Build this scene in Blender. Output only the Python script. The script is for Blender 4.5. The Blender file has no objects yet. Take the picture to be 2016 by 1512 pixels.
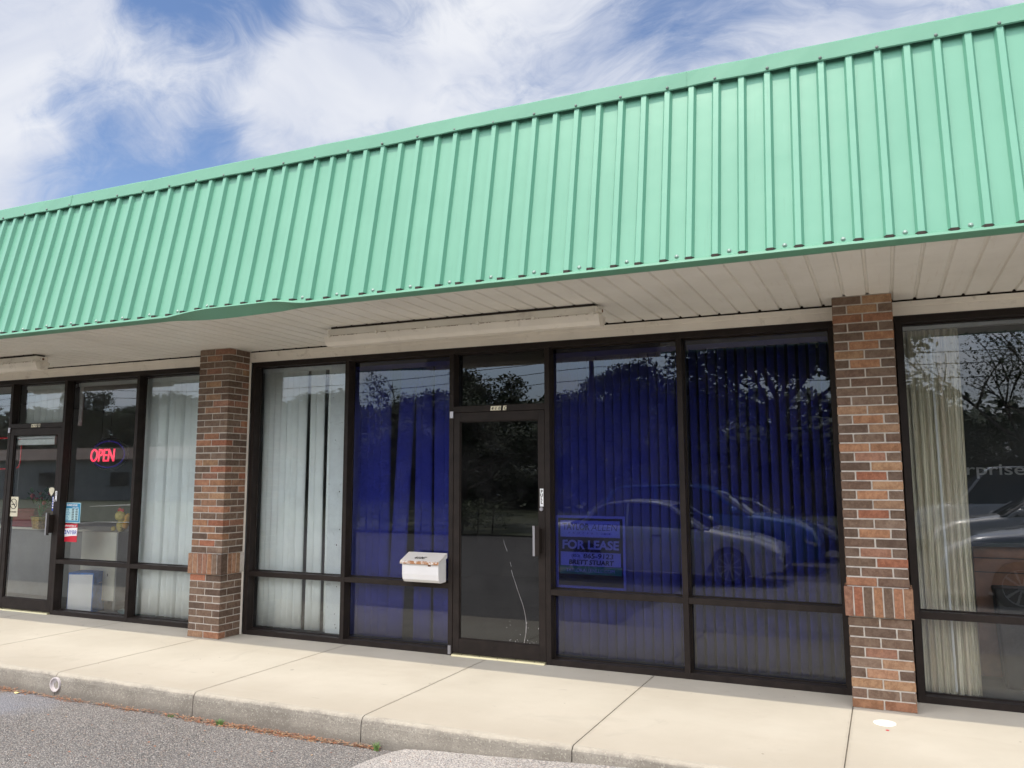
import bpy, bmesh, math, random
from mathutils import Vector, Matrix, noise
R_ = math.radians
random.seed(7)
SC = bpy.context.scene
COL = SC.collection

# ------------------------------------------------------------------ camera
cam_d = bpy.data.cameras.new("camera"); cam = bpy.data.objects.new("camera", cam_d); COL.objects.link(cam)
CAM = Vector((0, -6.7589, 1.5695)); YAW = .4344; PITCH = .12987
f = Vector((-math.sin(YAW)*math.cos(PITCH), math.cos(YAW)*math.cos(PITCH), math.sin(PITCH)))
rt = Vector((math.cos(YAW), math.sin(YAW), 0)); up = rt.cross(f)
M = Matrix((rt, up, -f)).transposed().to_4x4(); M.translation = CAM
cam.matrix_world = M
cam_d.sensor_width = 36; cam_d.lens = 1639.16/2016*36
cam_d.shift_x = (1008-976.6)/2016; cam_d.shift_y = (723.8-756)/2016
cam_d.clip_start = .05; cam_d.clip_end = 3000
SC.camera = cam
SC.view_settings.view_transform = 'Standard'; SC.view_settings.look = 'None'
SC.view_settings.exposure = .30; SC.view_settings.gamma = 1
SC.cycles.transparent_max_bounces = 24
SC.cycles.max_bounces = 12

# ------------------------------------------------------------------ sun + sky
SUN = Vector((-.18, -.484, 1)).normalized()
ld = bpy.data.lights.new("sun", 'SUN'); ld.energy = 2.3; ld.angle = R_(.53); ld.color = (1, .91, .78)
sun = bpy.data.objects.new("sun", ld); COL.objects.link(sun)
sun.rotation_euler = (-SUN).to_track_quat('-Z', 'Y').to_euler(); sun.location = (0, -10, 20)

W = bpy.data.worlds.new("World"); SC.world = W; W.use_nodes = True
class NT:
    """small wrapper for node trees"""
    def __init__(s, nt): s.nt = nt
    def n(s, t, **k):
        o = s.nt.nodes.new(t)
        for a, b in k.items():
            if a.startswith('i_'):
                key = a[2:]; key = int(key) if key.isdigit() else key.replace('_', ' ')
                s.set(o.inputs[key], b)
            else: setattr(o, a, b)
        return o
    def set(s, sock, v):
        if isinstance(v, bpy.types.NodeSocket): s.nt.links.new(v, sock)
        else: sock.default_value = v
    def math(s, op, a, b=0., c=0., clamp=False):
        o = s.nt.nodes.new('ShaderNodeMath'); o.operation = op; o.use_clamp = clamp
        s.set(o.inputs[0], a); s.set(o.inputs[1], b); s.set(o.inputs[2], c); return o.outputs[0]
    def rng(s, v, a, b, c=0., d=1., interp='SMOOTHSTEP'):
        o = s.nt.nodes.new('ShaderNodeMapRange'); o.interpolation_type = interp
        s.set(o.inputs[0], v)
        for i, x in enumerate((a, b, c, d)): s.set(o.inputs[i+1], x)
        return o.outputs[0]
    def mix(s, fac, a, b, mode='MIX'):
        o = s.nt.nodes.new('ShaderNodeMix'); o.data_type = 'RGBA'; o.blend_type = mode
        s.set(o.inputs[0], fac); s.set(o.inputs[6], a); s.set(o.inputs[7], b); return o.outputs[2]
    def noise(s, vec, scale, detail=4., rough=.55, dist=0., out=0):
        o = s.nt.nodes.new('ShaderNodeTexNoise'); s.set(o.inputs['Vector'], vec)
        o.inputs['Scale'].default_value = scale; o.inputs['Detail'].default_value = detail
        o.inputs['Roughness'].default_value = rough; o.inputs['Distortion'].default_value = dist
        return o.outputs[out]
def c4(*c): return (c[0], c[1], c[2], 1.)

w = NT(W.node_tree); W.node_tree.nodes.clear()
sky = w.n('ShaderNodeTexSky', sky_type='NISHITA', sun_disc=False, sun_elevation=math.asin(SUN.z), sun_rotation=math.atan2(SUN.x, SUN.y))
sky.air_density = 1.0; sky.dust_density = .25; sky.ozone_density = 3.5; sky.altitude = 20
tc = w.n('ShaderNodeTexCoord').outputs['Generated']
nrm = w.n('ShaderNodeVectorMath', operation='NORMALIZE'); w.set(nrm.inputs[0], tc); D = nrm.outputs[0]
# wispy cirrus: stretched, warped noise on the view direction
sep = w.n('ShaderNodeSeparateXYZ'); w.set(sep.inputs[0], D)
wp = w.n('ShaderNodeVectorMath', operation='MULTIPLY_ADD'); w.set(wp.inputs[0], w.noise(D, 2.2, 4, .55, 0, out=1)); wp.inputs[1].default_value = (.22, .22, .22); w.set(wp.inputs[2], D)
rot = w.n('ShaderNodeMapping'); w.set(rot.inputs[0], wp.outputs[0]); rot.inputs['Rotation'].default_value = (R_(14), R_(-20), R_(36)); rot.inputs['Scale'].default_value = (1.0, 1.6, 2.3)
n1 = w.noise(rot.outputs[0], 2.6, 10, .60, .5)
n2 = w.noise(rot.outputs[0], 9., 9, .66, 1.2)
n3 = w.noise(D, 1.6, 3, .5, .2)
v = w.math('ADD', w.math('MULTIPLY', n1, .98), w.math('MULTIPLY', n2, .52))
v = w.math('SUBTRACT', w.math('ADD', v, w.math('MULTIPLY', n3, .15)), .235)
def blob(d, sig, amp):
    global v
    dot = w.n('ShaderNodeVectorMath', operation='DOT_PRODUCT'); w.set(dot.inputs[0], D); dot.inputs[1].default_value = Vector(d).normalized()
    m = w.rng(dot.outputs['Value'], math.cos(R_(sig)), 1., 0., amp)
    v = w.math('ADD', v, m)
blob((-.77, .50, .42), 14, .15); blob((-.744, .534, .39), 9, .08); blob((-.63, .662, .407), 8, .20); blob((-.56, .723, .410), 5, .10); blob((-.35, .814, .464), 10, .17)
blob((-.783, .529, .33), 5, .08); blob((-.092, .867, .49), 20, .08); blob((-.48, .75, .455), 9, .10)
blob((-.618, .615, .492), 6.5, -.36); blob((-.655, .590, .478), 4, -.10); blob((-.598, .725, .340), 8, -.36); blob((-.555, .73, .408), 6, .24); blob((-.50, .765, .405), 5, .12)
blob((-.72, .605, .338), 8, -.40); blob((-.527, .755, .383), 4, -.05); blob((-.45, .72, .545), 6, -.12); blob((-.783, .548, .275), 6, .18); blob((-.16, .86, .52), 6, -.10)
cov = w.rng(v, .33, .88)
lum = w.noise(rot.outputs[0], 2.4, 5, .55, .6)
ccol = w.mix(w.rng(lum, .3, .7), c4(5.0, 5.4, 6.5), c4(7.5, 7.6, 7.9))
skyc = w.mix(1., sky.outputs[0], c4(1.0, 1.08, 1.22), 'MULTIPLY')
haze = w.rng(sep.outputs[2], .0, .42, .42, .05)
skyc = w.mix(haze, skyc, c4(6.2, 7.0, 8.4))
mixc = w.mix(w.math('MULTIPLY', cov, .93), skyc, ccol)
# sky brightened around the sun, added to lift the shaded front
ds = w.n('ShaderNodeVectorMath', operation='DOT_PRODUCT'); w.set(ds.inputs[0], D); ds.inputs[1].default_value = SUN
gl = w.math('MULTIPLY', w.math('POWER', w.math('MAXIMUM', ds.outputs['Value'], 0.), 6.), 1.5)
# plus an added veil on the sun's side, as fill for facade and blinds
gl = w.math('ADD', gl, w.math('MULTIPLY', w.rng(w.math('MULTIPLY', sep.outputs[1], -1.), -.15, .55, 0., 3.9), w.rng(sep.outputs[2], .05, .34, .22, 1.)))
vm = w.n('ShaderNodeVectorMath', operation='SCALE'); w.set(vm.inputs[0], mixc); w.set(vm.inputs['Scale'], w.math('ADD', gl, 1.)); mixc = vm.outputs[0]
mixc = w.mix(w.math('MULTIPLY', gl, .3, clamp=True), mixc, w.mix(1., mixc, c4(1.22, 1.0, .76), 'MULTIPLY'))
bg = w.n('ShaderNodeBackground'); w.set(bg.inputs[0], mixc); bg.inputs[1].default_value = .1
wo = w.n('ShaderNodeOutputWorld'); W.node_tree.links.new(bg.outputs[0], wo.inputs[0])

# ------------------------------------------------------------------ materials
def mat(name):
    m = bpy.data.materials.new(name); m.use_nodes = True
    t = NT(m.node_tree); b = m.node_tree.nodes['Principled BSDF']; return m, t, b
def bump(t, b, h, strength=.3, dist=.01):
    o = t.n('ShaderNodeBump'); o.inputs['Strength'].default_value = strength; o.inputs['Distance'].default_value = dist
    t.set(o.inputs['Height'], h); t.set(b.inputs['Normal'], o.outputs[0]); return o
def obj_co(t): return t.n('ShaderNodeTexCoord').outputs['Object']
def geo_co(t): return t.n('ShaderNodeNewGeometry').outputs['Position']
def simple(name, col, rough=.5, metal=0., var=.06, scale=6., bmp=0., coat=0., spec=.5, dirt=None, dscale=3., damt=.5):
    m, t, b = mat(name); co = geo_co(t)
    n = t.noise(co, scale, 5, .6)
    lo = c4(*[c*(1-var) for c in col]); hi = c4(*[min(1, c*(1+var)) for c in col])
    c = t.mix(t.rng(n, .3, .7), lo, hi)
    if dirt:
        d = t.rng(t.noise(co, dscale, 8, .7, .5), .56, .72, 0, damt); c = t.mix(d, c, c4(*dirt))
    t.set(b.inputs['Base Color'], c)
    b.inputs['Roughness'].default_value = rough; b.inputs['Metallic'].default_value = metal
    b.inputs['Coat Weight'].default_value = coat; b.inputs['Coat Roughness'].default_value = .05
    b.inputs['Specular IOR Level'].default_value = spec
    if bmp: bump(t, b, t.noise(co, scale*8, 4, .6), bmp, .004)
    return m
MT = {}
MT['green'] = simple('green_painted_steel', (.110, .285, .188), .5, var=.035, scale=1.6, spec=.4)
def green_panel():
    m, t, b = mat('green_ribbed_steel'); co = geo_co(t)
    n = t.noise(co, 1.3, 4, .6); c = t.mix(t.rng(n, .3, .7), c4(.112, .302, .205), c4(.126, .325, .222))
    st = t.n('ShaderNodeMapping'); t.set(st.inputs[0], co); st.inputs['Scale'].default_value = (14, 1, 1.2)
    s = t.rng(t.noise(st.outputs[0], 2.2, 6, .7), .62, .8, 0, .35); c = t.mix(s, c, c4(.17, .36, .265))
    dk2 = t.n('ShaderNodeMapping'); t.set(dk2.inputs[0], co); dk2.inputs['Scale'].default_value = (22, 1, .8)
    c = t.mix(t.rng(t.noise(dk2.outputs[0], 2.0, 7, .72), .56, .74, 0, .30), c, c4(.075, .20, .135))
    # a few pale scratches
    sc = t.n('ShaderNodeMapping'); t.set(sc.inputs[0], co); sc.inputs['Scale'].default_value = (60, 1, 2.2)
    k = t.rng(t.noise(sc.outputs[0], 2.0, 2, .5), .80, .82); c = t.mix(k, c, c4(.52, .62, .54))
    t.set(b.inputs['Base Color'], c); b.inputs['Roughness'].default_value = .4; b.inputs['Specular IOR Level'].default_value = .4
    bump(t, b, t.noise(co, 2.1, 3, .5), .25, .02)
    return m
MT['panel'] = green_panel()
MT['cream'] = simple('cream_painted_metal', (.76, .72, .63), .5, var=.05, scale=2.5, dirt=(.30, .24, .18), dscale=5, damt=.35)
MT['creamtrim'] = simple('cream_trim', (.72, .67, .58), .55, var=.05, scale=3, dirt=(.34, .29, .23), dscale=7, damt=.4)
def soffit_mat():
    m, t, b = mat('soffit_panel'); co = geo_co(t)
    n = t.noise(co, 2, 4, .6); c = t.mix(t.rng(n, .3, .7), c4(.64, .62, .56), c4(.71, .69, .63))
    mp = t.n('ShaderNodeMapping'); t.set(mp.inputs[0], co); mp.inputs['Scale'].default_value = (9, .7, 1)
    s = t.rng(t.noise(mp.outputs[0], 2.5, 7, .7, .3), .55, .75, 0, .28); c = t.mix(s, c, c4(.46, .37, .27))
    t.set(b.inputs['Base Color'], c); b.inputs['Roughness'].default_value = .5
    bump(t, b, t.noise(co, 2.5, 3, .5), .3, .02); return m
MT['soffit'] = soffit_mat()
MT['dark_gap'] = simple('dark_gap', (.03, .022, .017), .9)
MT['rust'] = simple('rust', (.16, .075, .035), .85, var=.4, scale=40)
MT['bronze'] = simple('bronze_anodised_frame', (.020, .015, .0125), .5, var=.2, scale=9, spec=.18, dirt=(.055, .045, .04), dscale=16, damt=.25)
MT['black'] = simple('black_rubber', (.012, .012, .012), .7)
MT['steel'] = simple('brushed_steel', (.45, .44, .46), .35, .8)
MT['screw'] = simple('screw_metal', (.30, .38, .34), .4, .4)
MT['screwtop'] = simple('weathered_screw', (.16, .19, .17), .6, .3)
MT['brass'] = simple('threshold_brass', (.48, .44, .26), .4, .5, dirt=(.2, .17, .1), dscale=15)
MT['white'] = simple('white_paint', (.76, .77, .76), .45, var=.03)
MT['mailwhite'] = simple('white_enamel', (.70, .69, .67), .4, var=.03, scale=4)
def lid_mat():
    m, t, b = mat('rusting_enamel'); co = geo_co(t)
    sp = t.n('ShaderNodeSeparateXYZ'); t.set(sp.inputs[0], co)
    edge = t.rng(sp.outputs[1], -.148, -.170, -.08, .24)
    n = t.math('ADD', t.noise(co, 26, 8, .7), edge)
    k = t.rng(n, .66, .76)
    t.set(b.inputs['Base Color'], t.mix(k, c4(.66, .62, .56), c4(.36, .16, .06))); b.inputs['Roughness'].default_value = .5
    return m
MT['lid'] = lid_mat()
MT['ink'] = simple('black_ink', (.02, .02, .02), .6)
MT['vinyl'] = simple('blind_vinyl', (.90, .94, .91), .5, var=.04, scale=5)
MT['vinylblue'] = simple('blind_vinyl_offwhite', (.46, .46, .46), .5, var=.04, scale=5)  # darkest copy of the blind vinyl, for the blue film panes
MT['vinylmid'] = simple('blind_vinyl_aged', (.62, .62, .62), .5, var=.06, scale=5)  # darker copy of the blind vinyl for the mailbox pane
MT['board'] = simple('white_board', (.78, .82, .82), .5, var=.06, scale=7, dirt=(.3, .3, .28), dscale=14, damt=.5)
MT['room'] = simple('interior_wall_paint', (.42, .42, .40), .8)
MT['roomdark'] = simple('interior_ceiling', (.14, .14, .14), .9)
MT['tile'] = simple('interior_floor', (.20, .19, .17), .5, var=.2, scale=3)
MT['cabinet'] = simple('beige_enamel', (.74, .72, .60), .5, var=.04)
MT['counter'] = simple('grey_counter', (.30, .30, .28), .5)
MT['wood'] = simple('brown_laminate', (.19, .085, .045), .4, var=.15, scale=12)
MT['gold'] = simple('gold_foil', (.55, .38, .12), .3, .6, var=.4, scale=60)
MT['plushy'] = simple('yellow_plush', (.60, .50, .16), .9, var=.2, scale=30)
MT['plusho'] = simple('orange_plush', (.62, .33, .06), .9)
MT['red'] = simple('red_print', (.55, .02, .04), .45)
MT['redcloth'] = simple('dark_red', (.22, .02, .02), .8)
MT['bluebox'] = simple('blue_carton', (.05, .20, .62), .45, var=.3, scale=8)
MT['cyan'] = simple('blue_print', (.02, .24, .42), .45)
MT['palecyan'] = simple('pale_print', (.45, .66, .68), .5)
MT['bluetext'] = simple('blue_ink', (.03, .07, .40), .5)
MT['paper'] = simple('paper_white', (.88, .88, .88), .5, var=.02)
MT['signgrey'] = simple('grey_ink', (.10, .10, .11), .5)
MT['signgreen'] = simple('green_print', (.06, .55, .16), .5)
MT['signblack'] = simple('black_print', (.015, .015, .02), .45)
MT['cream2'] = simple('cream_sticker', (.66, .62, .46), .5)
MT['leafg'] = simple('leaf_green', (.07, .13, .03), .6, var=.4, scale=5)
MT['leafplant'] = simple('house_plant_leaf', (.05, .14, .03), .5, var=.3, scale=20)
MT['petal'] = simple('red_petal', (.35, .03, .04), .6)
MT['pvc'] = simple('grey_pvc', (.50, .46, .45), .5)
MT['discw'] = simple('white_plastic', (.86, .86, .80), .5)
MT['signpanel'] = simple('dark_wall_panel', (.018, .022, .024), .6)
MT['enttext'] = simple('grey_letter', (.42, .43, .43), .5)
def emit(name, col, s):
    m, t, b = mat(name); b.inputs['Base Color'].default_value = c4(*[c*.4 for c in col])
    b.inputs['Emission Color'].default_value = c4(*col); b.inputs['Emission Strength'].default_value = s; return m
MT['neonred'] = emit('red_neon', (1., .045, .10), 1.25)
MT['neonblue'] = emit('blue_neon', (.06, .06, .8), .03)
MT['neondim'] = emit('dim_red_neon', (1., .03, .05), .16)
def glass(name, tint, refl=2.0, wav=.012):
    m = bpy.data.materials.new(name); m.use_nodes = True; nt = m.node_tree; nt.nodes.clear(); t = NT(nt)
    co = geo_co(t)
    bp = t.n('ShaderNodeBump'); bp.inputs['Strength'].default_value = 1.; bp.inputs['Distance'].default_value = wav*.02
    t.set(bp.inputs['Height'], t.noise(co, 2.2, 1, .4))
    g = t.n('ShaderNodeBsdfGlossy'); g.inputs['Roughness'].default_value = .0; g.inputs['Color'].default_value = c4(.92, .96, 1.)
    t.set(g.inputs['Normal'], bp.outputs[0])
    tr = t.n('ShaderNodeBsdfTransparent'); tr.inputs[0].default_value = c4(*tint)
    fr = t.n('ShaderNodeFresnel'); fr.inputs[0].default_value = 1.5
    fac = t.math('MULTIPLY', fr.outputs[0], refl, clamp=True)
    mx = t.n('ShaderNodeMixShader'); t.set(mx.inputs[0], fac); t.set(mx.inputs[1], tr.outputs[0]); t.set(mx.inputs[2], g.outputs[0])
    # a faint film of dust on the pane
    df = t.n('ShaderNodeBsdfDiffuse'); df.inputs[0].default_value = c4(.5, .5, .5)
    m2 = t.n('ShaderNodeMixShader'); t.set(m2.inputs[0], t.rng(t.noise(co, 3, 8, .7, .4), .35, .8, .002, .022)); t.set(m2.inputs[1], mx.outputs[0]); t.set(m2.inputs[2], df.outputs[0])
    o = t.n('ShaderNodeOutputMaterial'); nt.links.new(m2.outputs[0], o.inputs[0]); return m
MT['clear'] = glass('clear_glass', (.95, .97, .95), 2.3)
MT['film'] = glass('blue_film_glass', (.185, .21, .56), 1.75)
MT['dark_glass'] = glass('dark_tinted_glass', (.12, .13, .15), 1.9)
mm = bpy.data.materials.new('pane_edge'); mm.use_nodes = True; mm.node_tree.nodes.clear(); t = NT(mm.node_tree)
tr = t.n('ShaderNodeBsdfTransparent'); o = t.n('ShaderNodeOutputMaterial'); mm.node_tree.links.new(tr.outputs[0], o.inputs[0]); MT['edge'] = mm
# concrete
def concrete():
    m, t, b = mat('broom_finished_concrete'); co = geo_co(t)
    c = t.mix(t.rng(t.noise(co, .9, 6, .6), .3, .7), c4(.445, .41, .33), c4(.505, .47, .385))
    c = t.mix(t.rng(t.noise(co, 3.2, 7, .65, .6), .5, .75, 0, .3), c, c4(.42, .375, .30))
    mp = t.n('ShaderNodeMapping'); t.set(mp.inputs[0], co); mp.inputs['Scale'].default_value = (.35, 2.2, 1)
    c = t.mix(t.rng(t.noise(mp.outputs[0], 2.0, 6, .6, .5), .5, .75, 0, .30), c, c4(.43, .38, .30))
    sp = t.n('ShaderNodeSeparateXYZ'); t.set(sp.inputs[0], co)
    # grime toward the kerb edge, ragged
    e = t.math('ADD', sp.outputs[1], t.math('MULTIPLY', t.noise(co, 1.6, 6, .6), .55))
    c = t.mix(t.rng(e, -.75, -1.65, 0, .50), c, c4(.33, .285, .215))
    c = t.mix(t.rng(t.noise(co, 170, 2, .5), .66, .74, 0, .35), c, c4(.25, .22, .18))
    mk = t.n('ShaderNodeMapping'); t.set(mk.inputs[0], co); mk.inputs['Scale'].default_value = (1.2, 5., 1); mk.inputs['Rotation'].default_value = (0, 0, R_(17))
    c = t.mix(t.rng(t.noise(mk.outputs[0], 3.5, 3, .4), .72, .76, 0, .30), c, c4(.22, .20, .17))
    c = t.mix(t.rng(t.noise(co, 1.7, 9, .72, .8), .58, .70, 0, .30), c, c4(.34, .31, .25))
    gum = t.n('ShaderNodeTexVoronoi'); t.set(gum.inputs['Vector'], co); gum.inputs['Scale'].default_value = 2.3
    gs = t.n('ShaderNodeSeparateColor'); t.set(gs.inputs[0], gum.outputs['Color'])
    c = t.mix(t.math('MULTIPLY', t.rng(gum.outputs['Distance'], .045, .03, 0, .55), t.rng(gs.outputs[0], .6, .62)), c, c4(.16, .15, .13))
    jx = t.math('ABSOLUTE', t.math('SUBTRACT', t.math('FRACT', t.math('DIVIDE', t.math('ADD', sp.outputs[0], .289+1.4655*20.5), 1.4655)), .5))
    c = t.mix(t.rng(t.math('ADD', jx, t.math('MULTIPLY', t.noise(co, 8, 6, .7), .035)), .038, .012, 0, .35), c, c4(.25, .22, .17))
    t.set(b.inputs['Base Color'], c); b.inputs['Roughness'].default_value = .88
    bump(t, b, t.noise(co, 90, 4, .7), .18, .004); return m
MT['concrete'] = concrete()
def curbmat():
    m, t, b = mat('weathered_kerb_concrete'); co = geo_co(t)
    c = t.mix(t.rng(t.noise(co, 2.4, 7, .65), .3, .7), c4(.155, .140, .115), c4(.255, .235, .195))
    vo = t.n('ShaderNodeTexVoronoi'); t.set(vo.inputs['Vector'], co); vo.inputs['Scale'].default_value = 130
    hs = t.n('ShaderNodeSeparateColor'); t.set(hs.inputs[0], vo.outputs['Color'])
    c = t.mix(t.rng(hs.outputs[0], .82, .95, 0, .45), c, c4(.40, .38, .31)); c = t.mix(t.rng(hs.outputs[1], .80, .9, 0, .5), c, c4(.14, .12, .10))
    sp = t.n('ShaderNodeSeparateXYZ'); t.set(sp.inputs[0], co)
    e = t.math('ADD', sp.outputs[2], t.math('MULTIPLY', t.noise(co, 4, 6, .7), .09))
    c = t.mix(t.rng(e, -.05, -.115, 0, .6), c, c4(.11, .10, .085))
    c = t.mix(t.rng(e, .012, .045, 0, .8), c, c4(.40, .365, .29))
    t.set(b.inputs['Base Color'], c); b.inputs['Roughness'].default_value = .92
    bump(t, b, t.math('ADD', t.noise(co, 60, 5, .7), t.math('MULTIPLY', vo.outputs['Distance'], .35)), .45, .008); return m
MT['curb'] = curbmat()
def asphalt(name, k, warm=0., light=.5):
    m, t, b = mat(name); co = geo_co(t)
    vo = t.n('ShaderNodeTexVoronoi'); t.set(vo.inputs['Vector'], co); vo.inputs['Scale'].default_value = 100
    vo2 = t.n('ShaderNodeTexVoronoi'); t.set(vo2.inputs['Vector'], co); vo2.inputs['Scale'].default_value = 150
    hs = t.n('ShaderNodeSeparateColor'); t.set(hs.inputs[0], vo.outputs['Color'])
    h2 = t.n('ShaderNodeSeparateColor'); t.set(h2.inputs[0], vo2.outputs['Color'])
    base = t.mix(t.rng(t.noise(co, 1.1, 6, .6), .3, .7), c4(.100*k, .094*k, .086*k), c4(.145*k, .137*k, .126*k))
    c = t.mix(t.rng(hs.outputs[0], .25, .95, 0, .75), base, c4(.235*k, .215*k, .19*k))
    c = t.mix(t.rng(hs.outputs[1], .84, .9, 0, light), c, c4(.60, .56, .50))
    c = t.mix(t.rng(h2.outputs[0], .88, .92, 0, light), c, c4(.62, .58, .52))
    c = t.mix(t.rng(hs.outputs[2], .92, .96, 0, .5), c, c4(.30, .19, .13))
    gap = t.rng(vo.outputs['Distance'], .42, .75, 0, .6, 'LINEAR'); c = t.mix(gap, c, c4(.025*k, .025*k, .027*k))
    # pale run-out where the drain empties
    bl = t.n('ShaderNodeVectorMath', operation='DISTANCE'); t.set(bl.inputs[0], co); bl.inputs[1].default_value = (-6.35, -2.22, -.2)
    e = t.math('ADD', bl.outputs['Value'], t.math('MULTIPLY', t.noise(co, 5, 5, .6), .7))
    c = t.mix(t.rng(e, .95, .40, 0, .6), c, c4(.24, .25, .28))
    t.set(b.inputs['Base Color'], c); b.inputs['Roughness'].default_value = .85
    h = t.math('SUBTRACT', t.math('MULTIPLY', hs.outputs[0], .35), t.math('MULTIPLY', vo.outputs['Distance'], 1.1))
    bump(t, b, h, .9, .010); return m
MT['asphalt'] = asphalt('parking_lot_asphalt', 1.3, light=.4)
MT['patch'] = asphalt('pale_asphalt_patch', 2.9, light=.5)
def brickm():
    m, t, b = mat('clay_brick'); co = geo_co(t)
    a = t.n('ShaderNodeAttribute', attribute_name='tone').outputs['Color']
    c = t.mix(t.rng(t.noise(co, 26, 8, .75), .38, .62, 0, .75), a, t.mix(1., a, c4(.55, .48, .46), 'MULTIPLY'))
    mp = t.n('ShaderNodeMapping'); t.set(mp.inputs[0], co); mp.inputs['Scale'].default_value = (1, 1, .35)
    c = t.mix(t.rng(t.noise(mp.outputs[0], 90, 3, .6), .58, .72, 0, .4), c, t.mix(1., a, c4(1.5, 1.45, 1.2), 'MULTIPLY'))
    t.set(b.inputs['Base Color'], c); b.inputs['Roughness'].default_value = .85
    bump(t, b, t.noise(co, 110, 5, .7), .35, .004); return m
MT['brick'] = brickm(); MT['brick'].node_tree.nodes['Principled BSDF'].inputs['Specular IOR Level'].default_value = .15
MT['mortar'] = simple('mortar', (.48, .44, .38), .9, var=.12, scale=25, bmp=.5)
def curtain_m():
    m, t, b = mat('sheer_curtain'); co = geo_co(t)
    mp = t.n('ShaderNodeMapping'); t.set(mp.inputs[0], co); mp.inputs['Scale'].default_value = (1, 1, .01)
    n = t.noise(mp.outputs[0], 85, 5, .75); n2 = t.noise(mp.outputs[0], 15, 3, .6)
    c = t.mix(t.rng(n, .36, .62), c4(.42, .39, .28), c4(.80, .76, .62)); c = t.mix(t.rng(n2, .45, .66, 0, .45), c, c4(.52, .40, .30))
    t.set(b.inputs['Base Color'], c); b.inputs['Roughness'].default_value = .9
    return m
MT['curtain'] = curtain_m()
def foliage(name, a, bcol):
    m, t, b = mat(name); co = geo_co(t)
    c = t.mix(t.rng(t.noise(co, 1.3, 5, .7), .3, .7), c4(*a), c4(*bcol)); t.set(b.inputs['Base Color'], c); b.inputs['Roughness'].default_value = .65
    return m
MT['fol1'] = foliage('oak_foliage', (.028, .050, .015), (.075, .115, .035))
MT['fol2'] = foliage('spring_foliage', (.07, .10, .035), (.14, .17, .07))
MT['bark'] = simple('bark', (.10, .08, .065), .9, var=.3, scale=15, bmp=.6)
MT['grass'] = foliage('verge_grass', (.05, .07, .02), (.11, .12, .04))
def litter_m():
    m, t, b = mat('fallen_leaf'); a = t.n('ShaderNodeAttribute', attribute_name='tone').outputs['Color']
    t.set(b.inputs['Base Color'], a); b.inputs['Roughness'].default_value = .8; return m
MT['litter'] = litter_m()
def paint(n, c, metal=.3): return simple(n, c, .28, metal, var=.02, scale=1, coat=.7)
MT['car_silver'] = paint('silver_car_paint', (.66, .65, .64), .3)
MT['car_blue'] = paint('blue_car_paint', (.02, .13, .42), .3)
MT['car_dark'] = paint('dark_car_paint', (.04, .045, .055), .3)
MT['car_grey'] = paint('grey_car_paint', (.36, .38, .42), .4)
MT['car_white'] = paint('white_car_paint', (.78, .78, .78), 0)
MT['car_red'] = paint('maroon_car_paint', (.13, .03, .045), .3)
MT['carglass'] = simple('car_window_glass', (.012, .014, .016), .04, 0, spec=.9)
MT['tyre'] = simple('tyre', (.02, .02, .02), .8)
MT['rim'] = simple('alloy_rim', (.55, .55, .57), .3, .8)
MT['lampglass'] = simple('headlight', (.6, .62, .65), .1, .3)
MT['taillight'] = simple('taillight', (.35, .01, .01), .2)
MT['whitewall'] = simple('white_wall', (.55, .56, .55), .7, var=.06)
MT['greywall'] = simple('grey_white_wall', (.36, .38, .38), .7, var=.06)
MT['brownroof'] = simple('brown_roof', (.16, .11, .08), .8, var=.3, scale=.6)
MT['wmetal'] = simple('white_metal_roof', (.62, .62, .60), .5, var=.05)
MT['dwall'] = simple('dark_wall', (.05, .05, .05), .8)

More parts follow.
